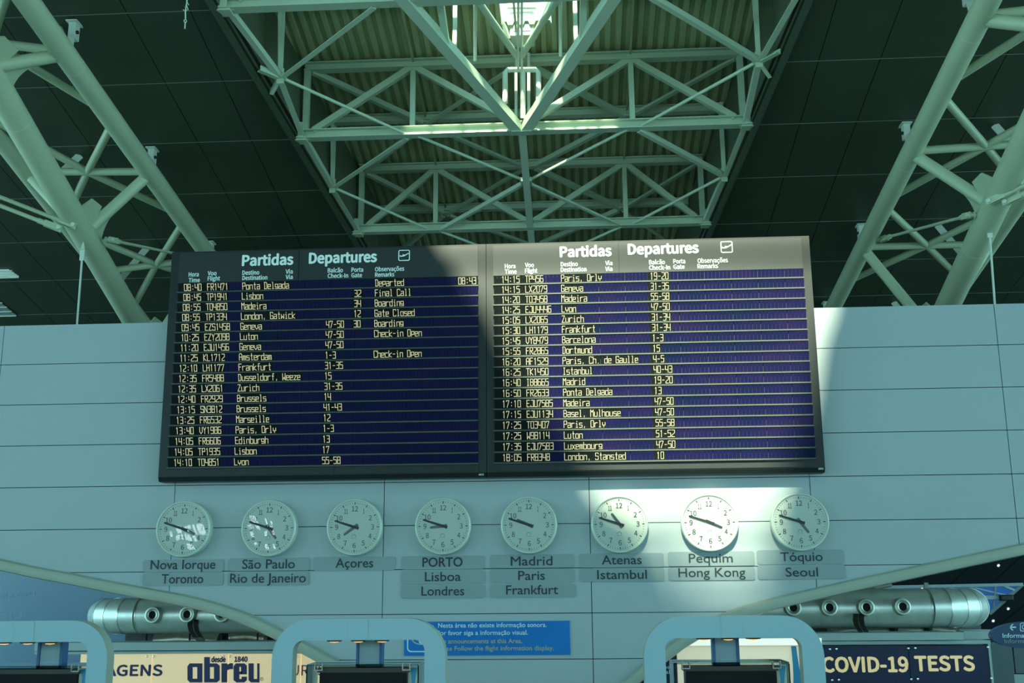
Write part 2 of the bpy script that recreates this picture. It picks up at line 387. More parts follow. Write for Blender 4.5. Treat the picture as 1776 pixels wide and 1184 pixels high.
# dark sloping ceiling either side of the long rooflight
for nm, s in (('ceiling', -1), ('ceiling_right', 1)):
    Ys = [9.0, 11.5, 14, 16.7, 22.6]
    edge = [Vector(W(AX+s*half(Y), Y, ceil_z(Y))) for Y in Ys]
    far = [Vector(W(AX+s*21, Y, ceil_z(Y))) for Y in (22.6, 9.0)]
    cuts = [(W(0, 11.56+1.286*k, 0), Vector((0, 1, 0))) for k in range(-1, 9)]
    cuts += [(W(AX+s*o, 0, 0), Vector((1, 0, 0))) for o in (3.73, 4.48, 6.0, 7.5, 8.25, 9.0, 10.5, 12, 13.5, 15, 17, 19)]
    panels(edge+far, cuts, .016, (0, -.02, .98), .02, nm, M['ceil'])
    b = MB(); b.prism([p+Vector((0, 0, .05)) for p in edge+far], (0, 0, .08)); struct(nm+'_backing', b, M['ceilgap'])
    b = MB()                                                   # pale strips that show in the cross joints
    for k in range(0, 9):
        Y = 11.56+1.286*k; z = ceil_z(Y)+.004; b.beam(W(AX+s*(half(Y)+.05), Y+.004, z), W(AX+s*(21 if s < 0 else 21), Y+.004, z), .009, .012)
    struct('trim_8' if s < 0 else 'trim_9', b, M['strip'])
    b = MB()                                                   # upright curb from the ceiling edge up to the roof sheet
    lo = [W(AX+s*half(Y), Y, ceil_z(Y)+.005) for Y in (9, 11.56, 12.85, 14.13, 15.42, 16.7, 18, 22.6)]
    hi = [W(AX+s*(half(Y)+.02), Y, deck_z(Y)) for Y in (9, 11.56, 12.85, 14.13, 15.42, 16.7, 18, 22.6)]
    for i in range(len(lo)-1):
        g = (lo[i+1]-lo[i]).normalized()*.006
        b.prism([lo[i]+g, lo[i+1]-g, hi[i+1]-g, hi[i]+g], (s*.06, 0, 0))
    struct('trim_3' if s < 0 else 'trim_4', b, M['curb'])
    b = MB(); b.path([W(AX+s*(half(Y)+.07), Y, ceil_z(Y)-.03) for Y in (9, 11.5, 14, 16.7, 22.6)], .05, 4); struct('trim_5' if s < 0 else 'trim_6', b, M['ceil'])
# ceiling nearer than the photograph shows
b = MB()
for s in (-1, 1):
    b.prism([W(AX+s*half(9), 9, ceil_z(9)), W(AX+s*4.4, -13, ceil_z(-13)), W(AX+s*21, -13, ceil_z(-13)), W(AX+s*21, 9, ceil_z(9))], (0, 0, .1))
struct('ceiling_near', b, M['ceil'])
# corrugated roof sheet over the rooflight
b = MB(); per = .145; n = 56; x0 = AX-n/2*per; prof = []
for k in range(n):
    for fx, fz in ((0, 0), (.42, 0), (.55, .05), (.87, .05)): prof.append((x0+(k+fx)*per, fz))
def deck_row(Y): return [W(x, Y, deck_z(Y)+z) for x, z in prof]
b.strip(deck_row(13.55), deck_row(22.6))
for lo_, hi_ in ((0, 106), (124, len(prof))):                  # a short glazed slot is left open on the axis
    rw = [[W(x, Y, deck_z(Y)+z) for x, z in prof[lo_:hi_]] for Y in (12.4, 13.55)]; b.strip(rw[0], rw[1])
struct('roof_sheet_ceiling', b, M['deck'], recalc=False)

# unseen near roof added to block sun, openings shaped to the sunlit patches
def roof_pt(P):
    t = (CAMZ+10.1-.2*(P.y-CAMY)-P.z)/(-SUN.z-.2*SUN.y)
    return P-SUN*t
PATCH = [(746, 406), (1462, 388), (1448, 500), (1425, 560), (1408, 650), (1388, 740), (1350, 812), (1340, 880), (1318, 985), (1180, 990), (1150, 930), (1040, 832), (1000, 770), (918, 690), (872, 600), (848, 540), (805, 500), (778, 450)]
hole1 = [roof_pt(un(x, y, 12.6)) for x, y in PATCH]
hole2 = [W(x, Y, deck_z(Y)) for x, Y in ((-2.4, 11.0), (.45, 11.0), (.45, 12.42), (-2.4, 12.42))]
outer = [W(-5.2, 12.5, deck_z(12.5)), W(3.9, 12.5, deck_z(12.5)), W(5.5, -13, deck_z(-13)), W(-6.8, -13, deck_z(-13))]
bm = bmesh.new()
for lp in (outer, hole1, hole2):
    v = [bm.verts.new(p) for p in lp]
    for i in range(len(v)): bm.edges.new((v[i], v[(i+1) % len(v)]))
bmesh.ops.triangle_fill(bm, use_beauty=True, use_dissolve=False, edges=bm.edges[:])
mb = MB(); mb.bm.free(); mb.bm = bm
near = struct('sun_patch_roof', mb, M['deck'], recalc=False)
# bars added across the openings to shade parts of the sun patches
b = MB()
for (a, c) in (((735, 455), (1470, 440)), ((1010, 872), (1400, 862)), ((1165, 850), (1195, 1000)), ((1175, 950), (1400, 945))):
    A = roof_pt(un(*a, 12.6)); B = roof_pt(un(*c, 12.6)); b.beam(A, B, .11, .05)
for x in (-2.05, -1.62, -1.2, -.85, -.4, -.1, .22):
    b.beam(W(x, 11.0, deck_z(11)), W(x, 12.42, deck_z(12.42)), .06, .05)
for k in range(0, 26, 2):                                            # louvres added to dim the lower sun patch
    A = roof_pt(un(1040-8+k*4, 880+k*6.4, 12.6)); B = roof_pt(un(1420, 874+k*6.2, 12.6)); b.beam(A, B, .020, .008)
struct('sun_patch_bars', b, M['steel'])
# ------------------------------------------------------------------ roof steel over the rooflight
def tz(Y): return 10.0-.2*Y-.0
def lz(Y): return ceil_z(Y)+.065
Q = 1.5                                                        # truss quarter points either side of the axis
def light_truss(Y, label, full=True):
    h = half(Y)-.02
    t = empty('roof_truss', W(AX, Y, lz(Y)), label, 'roof truss', 'light cross trusses under the rooflight')
    L, R = AX-h, AX+h
    z0, z1 = lz(Y), tz(Y)
    b = MB().ibeam(W(L-.06, Y, z0), W(R+.06, Y, z0), .15, .13, .016); obj('bottom_chord', b, M['steel'], t)
    b = MB().ibeam(W(L+.02, Y, z1), W(R-.02, Y, z1), .14, .12, .016); obj('top_chord', b, M['steel'], t)
    for x in (AX-Q, AX+Q):
        obj('post', MB().beam(W(x, Y, z0+.05), W(x, Y, z1-.05), .07, .07), M['steel'], t)
    for x in (L+.06, R-.06):
        obj('end_post', MB().beam(W(x, Y, z0+.05), W(x, Y, z1-.05), .08, .08), M['steel'], t)
    for a, c in ((L+.12, AX-Q), (AX, AX-Q), (AX, AX+Q), (R-.12, AX+Q)):
        sgn = 1 if c > a else -1
        obj('diagonal', MB().beam(W(a+.05*sgn, Y, z0+.06), W(c-.04*sgn, Y, z1-.06), .08, .085), M['steel'], t)
    for s, x in ((-1, L), (1, R)):
        g = MB(); g.box(W(x-.09, Y-.08, z0-.10), W(x+.09, Y+.08, z0-.075)); g.box(W(x-.05, Y-.09, z0-.07), W(x+.05, Y-.075, z0+.16))
        g.box(W(x-.12, Y-.03, z0-.075), W(x+.12, Y+.0, z0-.065))
        obj('end_plate', g, M['steel'], t)
    return t
light_truss(11.58, 'light steel roof truss cut by the top edge of the photo')
light_truss(14.15, 'light steel roof truss where the two big slanting struts meet, sunlit on its lower beam')
light_truss(16.70, 'light steel roof truss lowest in view, just above the split in the departure boards')
def purlin(Y, label):
    h = half(Y)+.0
    o = obj('roof_purlin', MB().ibeam(W(AX-h, Y, deck_z(Y)-.075), W(AX+h, Y, deck_z(Y)-.075), .13, .12, .014), M['steel'], origin=W(AX, Y, deck_z(Y)-.075))
    tag(o, label, 'purlin', 'purlins under the corrugated roof')
purlin(12.87, 'pale roof purlin nearest the top of the photo, under the corrugated sheet')
purlin(15.42, 'pale roof purlin right behind the sunlit truss beam, with braces meeting on it')
purlin(18.0, 'farthest pale roof purlin under the corrugated sheet, just above the boards')
for x, l in ((AX-Q, 'long roof tie running up the left half of the corrugated roof'), (AX+Q, 'long roof tie running up the right half of the corrugated roof'), (AX-.04, 'long roof tie on the middle line of the corrugated roof')):
    o = obj('roof_tie', MB().beam(W(x, 12.55, deck_z(12.55)-.05), W(x, 20, deck_z(20)-.05), .03, .04), M['deck'], origin=W(x, 12.55, deck_z(12.55)-.05))
    tag(o, l, 'roof tie')
# braces lying against the roof sheet
def deck_brace(Yc, Y0, Y1, label):
    t = empty('roof_brace', W(AX, Yc, deck_z(Yc)-.1), label, 'brace', 'braces against the corrugated roof')
    for s in (-1, 1):
        n = W(AX+s*Q, Yc, deck_z(Yc)-.17)
        for Y in (Y0, Y1):
            for x in (AX+s*.06, AX+s*(half(Y)-.1)):
                e = W(x, Y, deck_z(Y)-.14); d = (e-n).normalized()
                obj('brace_bar', MB().angle(n+d*.06, e-d*.05, .075, .014), M['steel'], t)
        g = MB(); g.box(n+Vector((-.09, -.09, -.012)), n+Vector((.09, .09, .012))); obj('node_plate', g, M['steel'], t)
deck_brace(15.42, 14.15, 16.70, 'crossed roof braces behind the sunlit truss, bearing on the corrugated sheet')
deck_brace(18.0, 16.70, 19.2, 'crossed roof braces behind the lowest truss, partly behind the boards')
# braces at the level of the lower chords
def low_z(Y): return lz(Y)
def rod(t, a, b, r=.022, k=None, name='rod'):
    d = (b-a).normalized()
    if k: return obj(name, MB().angle(a+d*.05, b-d*.05, k, .012), M['steel'], t)
    return obj(name, MB().tube(a+d*.03, b-d*.03, r, 8), M['steel'], t, smooth=True)
def edge_node(s, Y, label, near, far, stubs=True):
    ins = .20 if stubs else .04
    h = half(Y)-ins; n = W(AX+s*h, Y, low_z(Y)-.02)
    t = empty('bracing_node', n, label, 'bracing', 'star-shaped bracing nodes on the rooflight edge')
    g = MB(); g.box(n+Vector((-.07, -.07, -.02)), n+Vector((.07, .07, .02))); g.box(n+Vector((-.045, -.012, -.09)), n+Vector((.045, .012, .12))); obj('node_plate', g, M['steel'], t)
    for Y2 in (near, far):
        rod(t, n, W(AX+s*(half(Y2)-.05), Y2, low_z(Y2)-.02), k=.075, name='edge_bar')
        rod(t, n, W(AX+s*(Q+.05), Y2, low_z(Y2)-.05), k=.07 if Y2 == near else None, name='rod')
    if stubs:
        rod(t, n, W(AX+s*(half(Y)+.03), Y-.30, ceil_z(Y-.3)-.02), k=.07, name='stub')
        rod(t, n, W(AX+s*(half(Y)+.0), Y+.26, ceil_z(Y+.26)-.03), k=.05, name='stub')
    for q in (-.18, .10):
        rod(t, n, W(AX+s*(h-.02+.1*q), Y+q-.12, deck_z(Y+q)-.1), k=.05, name='hanger')
    return t
edge_node(-1, 12.87, 'star of steel braces on the left rooflight edge, nearest the top', 11.58, 14.15)
edge_node(1, 12.87, 'star of steel braces on the right rooflight edge, nearest the top', 11.58, 14.15)
edge_node(-1, 15.42, 'star of thin braces on the left rooflight edge, lower of two', 14.15, 16.70, False)
edge_node(1, 15.42, 'star of thin braces on the right rooflight edge, lower of two', 14.15, 16.70, False)
def mid_node(Yc, Y0, Y1, label):
    n = W(AX, Yc, low_z(Yc)-.02)
    t = empty('bracing_cross', n, label, 'bracing', 'thin crossed braces on the rooflight axis')
    for Y in (Y0, Y1):
        for s in (-1, 1):
            e = W(AX+s*(Q-.05), Y, low_z(Y)-.05); d = (e-n).normalized()
            rod(t, n+d*.04, e, r=.022, k=(.06 if Y == Y1 else None))
    g = MB(); g.box(n+Vector((-.08, -.1, -.03)), n+Vector((.08, .1, .03))); obj('node_plate', g, M['steel'], t)
    o = obj('spine_bar', MB().ibeam(W(AX, Y0+.08, low_z(Y0)-.02), W(AX, Y1-.08, low_z(Y1)-.02), .10, .10, .012), M['steel'], t)
mid_node(15.42, 14.15, 16.70, 'cross of thin rods between the two visible truss beams, on the roof axis')
mid_node(18.0, 16.70, 19.2, 'cross of thin rods behind the lowest truss, right above the boards')
# the two big slanting struts and the smaller members that meet on the middle truss
t = empty('vee_brace', W(AX, 14.1, low_z(14.1)-.04), 'big V of two steel box struts meeting on the sunlit truss beam', 'brace')
ap = W(AX, 14.06, low_z(14.06)-.05)
for s in (-1, 1):
    e = W(AX+s*1.33, 11.3, low_z(11.3)-.03)
    obj('strut', MB().beam(ap+Vector((s*.06, 0, 0)), e, .15, .12), M['steel'], t)
    k = ap.lerp(e, .62); obj('side_bar', MB().beam(k, W(AX+s*.86, 11.3, low_z(11.3)+.35), .08, .08), M['steel'], t)
    k = ap.lerp(e, .56); obj('post', MB().beam(k, k+Vector((0, .1, .95)), .05, .05), M['steel'], t)
g = MB(); g.box(ap+Vector((-.14, -.05, -.07)), ap+Vector((.14, .09, -.055))); g.box(ap+Vector((-.05, -.03, -.055)), ap+Vector((.05, .05, .10))); obj('apex_plate', g, M['steel'], t)
# round pipes and the pipe frame hanging above the apex
t = empty('pipe_vee', un(904, 95, 13.4), 'pair of round pipes running down to a point above the V brace', 'pipe')
for s, x in ((-1, 818), (1, 974)):
    obj('pipe', MB().tube(un(900+s*5, 96, 13.5), un(x, -14, 12.2), .045), M['steel'], t, smooth=True)
t = empty('pipe_hoop', un(904, 125, 13.7), 'upside down U of pale pipe standing over the V brace', 'pipe')
P = [un(876, 178, 13.75), un(876, 126, 13.75), un(880, 121, 13.75), un(929, 121, 13.75), un(934, 126, 13.75), un(934, 176, 13.75)]
obj('bent_pipe', MB().path(P, .036), M['fit'], t, smooth=True)
obj('post', MB().tube(un(907, 205, 13.95), un(907, 122, 13.75), .036), M['fit'], t, smooth=True)
for x, r in ((895, .020), (917, .022)): obj('side_post', MB().tube(un(x, 206, 14.05), un(x, 92, 14.0), r), M['fit'], t, smooth=True)
for x in (899, 905): obj('riser', MB().tube(un(x, 120, 13.7), un(x, -20, 12.45), .016), M['fit'], t, smooth=True)
t = empty('ventilation_unit', un(904, 40, 13.6), 'pale boxy ventilation unit high on the roof axis at the top edge', 'ventilation unit')
A, B = un(884, 62, 13.6), un(926, 18, 13.6)
b = MB(); b.box((A.x, A.y, A.z), (B.x, A.y+.35, B.z)); obj('housing', b, M['fit'], t, bevel=.02)
b = MB(); b.box((A.x+.05, A.y-.012, A.z+.06), (A.x+.14, A.y+.01, B.z-.05)); b.box((A.x+.17, A.y-.012, A.z+.06), (B.x-.05, A.y+.01, B.z-.05)); obj('hatch', b, M['plate'], t)
for s in (-1, 1):
    m = un(904+s*21, 60, 13.6); obj('hanger', MB().beam(m+Vector((0, .1, 0)), un(904+s*48, -12, 13.3)+Vector((0, .1, 0)), .05, .09), M['steel'], t)
obj('top_frame', MB().beam(un(880, 10, 13.55), un(930, 10, 13.55), .06, .07), M['steel'], t)
for x, y0, l in ((824, 105, 'thin white drop post left of the pipes'), (972, 97, 'thin white drop post right of the pipes')):
    o = obj('drop_post', MB().tube(un(x, y0, 13.0), un(x, -20, 12.3), .022), M['fit'], origin=un(x, y0, 13.0), smooth=True); tag(o, l, 'post')

# ------------------------------------------------------------------ the two great tubular trusses
def big_truss(name_label, xu, xu2, xl, zu, su, zl, sl_, rows, lowrows, sgn, zo, so_):
    def U(x, Y):                                               # the outer upper chord falls a little faster than the inner one
        k = (x-xu)/(xu2-xu); return W(x, Y, (zu+su*Y)*(1-k)+(zo+so_*Y)*k)
    def L(Y): return W(xl, Y, zl+sl_*Y)
    t = empty('tubular_truss', U(xu, 14), name_label, 'truss', 'great tubular trusses either side of the hall')
    for x in (xu, xu2):
        c = obj('upper_chord', MB().tube(U(x, 9.2), U(x, 21), .128, 28), M['tube'], t, smooth=True)
        for r in rows:
            Yw = r+.28
            a = U(x, Yw); d = (U(x, Yw+1)-a).normalized()
            obj('weld_ring', MB().tube(a-d*.004, a+d*.004, .1295, 28), M['weld'], c, smooth=True)
    c = obj('lower_chord', MB().tube(L(9.2), L(16.3), .158, 32), M['tube'], t, smooth=True)
    for Yw in lowrows:
        a = L(Yw+.75); d = (L(Yw+1.75)-a).normalized(); obj('weld_ring', MB().tube(a-d*.004, a+d*.004, .1597, 32), M['weld'], c, smooth=True)
    xm = (xu+xu2)/2
    for r in rows:
        obj('cross_tube', MB().tube(U(xu, r), U(xu2, r), .052, 14), M['tube'], t, smooth=True)
        m = U(xm, r)
        for x in (xu, xu2):
            for dY in (-1.2, 1.2): obj('diagonal_tube', MB().tube(m, U(x, r+dY), .050, 14), M['tube'], t, smooth=True)
    for r, q in zip(rows, lowrows):
        for x in (xu, xu2):
            a = U(x, r+.05); b_ = L(q); d = (b_-a).normalized()
            s_ = obj('web_tube', MB().tube(a, b_, .074, 18), M['tube'], t, smooth=True)
        # curved gusset where the web tubes land on the lower chord
        a = U(xu, r+.05); b_ = L(q); d = (b_-a).normalized(); ld = (L(q+1)-L(q)).normalized()
        p0 = b_-d*.62; base = b_-d*.13
        n = d.cross(ld).normalized()*.012
        out = [p0-ld*-.07]
        for k in range(9):
            f_ = k/8; out.append(p0.lerp(base, f_)+ld*(.07+.26*f_**2.6))
        out += [base-ld*.02]
        g = MB(); g.prism([p-n for p in out], n*2); obj('gusset', g, M['tube'], t)
        out = [b_-d*.12-ld*.40, b_-d*.34-ld*.36, b_-d*.40-ld*.16, b_-d*.22-ld*.04, b_-d*.1]
        g = MB(); g.prism([p-n for p in out], n*2); obj('rear_gusset', g, M['tube'], t)
    # side fin plates along the lower chord
    return t, U, L
TL, ULf, LLf = big_truss('left great tubular truss, grey green, sloping behind the wall', -5.62, -7.30, -6.30, 7.66, -.155, 9.87, -.395, (11.12, 13.73, 16.33), (10.8, 13.42, 15.9), -1, 8.954, -.2456)
TR, URf, LRf = big_truss('right great tubular truss, grey green, sloping behind the wall', 4.30, 6.12, 5.00, 7.70, -.173, 9.12, -.368, (10.85, 13.42, 16.0), (10.3, 12.82, 15.4), 1, 8.157, -.2018)
for t, L, s in ((TL, LLf, -1), (TR, LRf, 1)):
    for dx in ():
        o = Vector((s*.13*(1 if dx > 0 else .25), 0, -.06 if dx > 0 else -.15)); b = MB()
        pr = [L(12.95)+o, L(13.1)+o*1.9, L(14.1)+o*1.75, L(14.6)+o*1.1]
        b.prism(pr, (.018*s, 0, .012)); obj('fin_plate', b, M['tube'], t)
# brackets that hang the upper chords from the ceiling
def bracket(x, Y, s, label):
    c = W(x, Y, ceil_z(Y)); t = empty('chord_bracket', c, label, 'bracket', 'brackets between ceiling and tubular trusses')
    b = MB(); b.box(c+Vector((-.045, -.06, -.22)), c+Vector((.045, .06, .0))); b.box(c+Vector((-.07, -.1, -.02)), c+Vector((.07, .1, 0))); obj('plate', b, M['fit'], t, bevel=.012)
    e = c+Vector((-s*.02, -.08, -.20)); obj('arm', MB().beam(e, e+Vector((-s*-.16, .30, -.22)), .06, .08), M['fit'], t)
    obj('bolt', MB().tube(c+Vector((-.07, -.03, -.14)), c+Vector((.07, -.03, -.14)), .022, 10), M['joint'], t, smooth=True)
    return t
for i, Y in enumerate((11.69, 14.25, 16.85)):
    bracket(-5.80, Y, -1, ['small ceiling bracket on the left truss, topmost of three', 'small ceiling bracket on the left truss, middle of three', 'small ceiling bracket on the left truss, just above the departure board'][i])
for i, Y in enumerate((11.65, 14.22, 16.84, 19.5)):
    bracket(4.50, Y, 1, ['small ceiling bracket on the right truss, topmost at the photo edge', 'small ceiling bracket on the right truss, upper middle', 'small ceiling bracket on the right truss beside the board corner', 'small ceiling bracket on the right truss, at the sunlit wall top'][i])
# flat stays between the chords and the ceiling
for U, xa, xb, s, side, Ys in ((ULf, -5.62, -7.30, -1, 'left', (11.7, 14.3, 16.9)), (URf, 4.3, 6.12, 1, 'right', (14.25, 16.85, 19.5))):
    for i, Y in enumerate(Ys):
        for x, q, w_ in ((xa, xa+s*.42, 'inner'), (xb, xb-s*.42, 'outer')):
            o = obj('flat_stay', MB().beam(U(x, Y-.12), W(q, Y+.06, ceil_z(Y)-.01), .035, .10), M['fit'], origin=W(q, Y+.06, ceil_z(Y)))
            tag(o, 'flat %s ceiling stay of the %s truss, %s' % (w_, side, ['upper row', 'middle row', 'lowest row'][i]), 'stay', 'flat stays between trusses and ceiling')
# tie rods with clevis ends
def tie(a, b, label, r=.020, n=1, off=Vector((0, 0, 0)), sides=(True, True), origin=None):
    t = empty('tie_rod', a, label, 'tie rod', 'tie rods on the tubular trusses')
    for k in range(n):
        d = (b-a).normalized(); o = off*k
        obj('rod', MB().tube(a+o+d*.12, b+o, r, 10), M['tube'], t, smooth=True)
        c = MB(); up = Vector((0, 0, 1)); side = d.cross(up).normalized()
        for q in (-1, 1): c.beam(a+o+side*q*.028, a+o+d*.22+side*q*.028, .014, .075)
        c.tube(a+o+d*.20, a+o+d*.30, .034, 10); obj('clevis', c, M['tube'], t)
        obj('pin', MB().tube(a+o+d*.04-side*.06, a+o+d*.04+side*.06, .026, 12), M['fit'], t, smooth=True)
    return t
tie(un(132, 393, 13.05), un(-60, 318, 12.6), 'pair of tie rods leaving the left truss towards the photo edge', .026, 2, Vector((-.16, -.05, -.05)))
tie(un(186, 415, 13.55), un(320, 443, 15.6), 'thin tie rod from the left truss running behind the board corner')
tie(un(1712, 352, 12.55), un(1830, 296, 12.0), 'pair of tie rods leaving the right truss towards the photo edge', .026, 2, Vector((.16, -.05, -.03)))
tie(un(1687, 372, 12.95), un(1528, 414, 15.7), 'thin tie rod between the two chords of the right truss')
g = tie(un(1524, 417, 15.7), un(1538, 412, 15.5), 'short clevis fitting on the inner chord of the right truss', .02)
# suspension wires that hold the top of the wall
for px, y0, y1, x1, Y, l in ((143, 440, 585, 132, 13.35, 'thin suspension rod left, from the truss down behind the wall'), (1716, 400, 550, 1727, 13.05, 'thin suspension rod right, from the truss down behind the wall')):
    a, c = un(px, y0, Y), un(x1, y1, Y)
    t = empty('suspension_rod', a, l, 'rod', None)
    obj('rod', MB().tube(a, c, .013, 10), M['fit'], t, smooth=True)
    b = MB(); b.box(a+Vector((-.03, -.012, -.09)), a+Vector((.03, .012, .05))); b.path([a+Vector((0, 0, .05)), a+Vector((0, .0, .16))], [.03, .008], 8); obj('fork', b, M['fit'], t)
# frayed cable end dangling from the ceiling
c = un(323, -8, 11.0); t = empty('dangling_cable', c, 'short frayed cable dangling from the dark ceiling at the top edge', 'cable')
obj('strand', MB().path([un(325, -22, 11.0), un(324, 5, 11.0), un(322.5, 12, 11.0), un(321.5, 22, 11.0), un(321.8, 33, 11.0)], .008, 6), M['fit'], t, smooth=True)
b = MB(); b.path([un(323.5, 9, 11), un(326.5, 17, 11), un(320, 18.5, 11), un(317.5, 17, 11)], .006, 5); b.path([un(323.5, 2, 11), un(327.5, 9, 11)], .005, 5); obj('frayed_end', b, M['fit'], t)
b = MB(); P = [un(321.4+2.1*math.cos(k*math.pi/5), 36.5+2.6*math.sin(k*math.pi/5), 11) for k in range(11)]; b.path(P, .006, 6, caps=False); obj('ring', b, M['fit'], t, smooth=True)
obj('tag_end', MB().path([un(321.2, 39, 11), un(320.5, 50, 11)], .007, 6), M['fit'], t, smooth=True)
# louvred lights let into the ceiling at the far left
for x0, x1, Y0, Y1, l in ((-10.9, -9.43, 17.56, 17.80, 'bright louvred ceiling light at the left photo edge, upper of two'), (-11.6, -10.18, 18.55, 19.25, 'dim louvred ceiling light at the left photo edge, near the wall top')):
    c = W((x0+x1)/2, (Y0+Y1)/2, ceil_z((Y0+Y1)/2)-.02); t = empty('ceiling_light', c, l, 'ceiling light', 'louvred ceiling lights')
    b = MB(); b.prism([W(x0, Y0, ceil_z(Y0)-.02), W(x1-.06, Y0, ceil_z(Y0)-.02), W(x1, Y1, ceil_z(Y1)-.02), W(x0, Y1, ceil_z(Y1)-.02)], (0, 0, .015)); obj('diffuser', b, M['louvre'] if Y0 < 18 else M['plate'], t)
    b = MB()
    for k in range(5):
        Y = Y0+(Y1-Y0)*k/4; b.beam(W(x0, Y, ceil_z(Y)-.03), W(x1, Y, ceil_z(Y)-.03), .012, .02)
    obj('louvre', b, M['fit'], t)
#--PART3--
# ------------------------------------------------------------------ the departure boards
LROWS = [("08:40","FR1471","Ponta Delgada","","","Departed","08:43"),("08:45","TP1941","Lisbon","","32","Final Call",""),("08:55","TO4850","Madeira","","34","Boarding",""),
("08:55","TP1334","London, Gatwick","","12","Gate Closed",""),("09:45","EZS1458","Geneva","47-50","30","Boarding",""),("10:25","EZY2098","Luton","47-50","","Check-in Open",""),
("11:20","EJU1456","Geneva","47-50","","",""),("11:25","KL1712","Amsterdam","1-3","","Check-in Open",""),("12:10","LH1177","Frankfurt","31-35","","",""),
("12:35","FR5488","Dusseldorf, Weeze","15","","",""),("12:35","LX2061","Zurich","31-35","","",""),("12:40","FR2929","Brussels","14","","",""),("13:15","SN3812","Brussels","41-43","","",""),
("13:25","FR6532","Marseille","12","","",""),("13:40","VY1986","Paris, Orly","1-3","","",""),("14:05","FR6606","Edinburgh","13","","",""),("14:05","TP1935","Lisbon","17","","",""),("14:10","TO4851","Lyon","55-58","","","")]
RROWS = [("14:15","TP456","Paris, Orly","19-20"),("14:15","LX2079","Geneva","31-35"),("14:20","TO3458","Madeira","55-58"),("14:25","EJU4446","Lyon","47-50"),("15:05","LX2065","Zurich","31-34"),
("15:30","LH1179","Frankfurt","31-34"),("15:45","VY8479","Barcelona","1-3"),("15:55","FR2865","Dortmund","15"),("16:20","AF1529","Paris, Ch. de Gaulle","4-5"),("16:25","TK1450","Istanbul","40-43"),
("16:40","IB8665","Madrid","19-20"),("16:50","FR2633","Ponta Delgada","13"),("17:10","EJU7585","Madeira","47-50"),("17:15","EJU1134","Basel, Mulhouse","47-50"),("17:25","TO3407","Paris, Orly","55-58"),
("17:25","W98114","Luton","51-52"),("17:35","EJU7583","Luxembourg","47-50"),("18:05","FR8348","London, Stansted","10")]
YB = 12.6; yb = YB+CAMY                                        # board front
def X(px, py): return un(px, py, YB).x
def Z(px, py): return un(px, py, YB).z
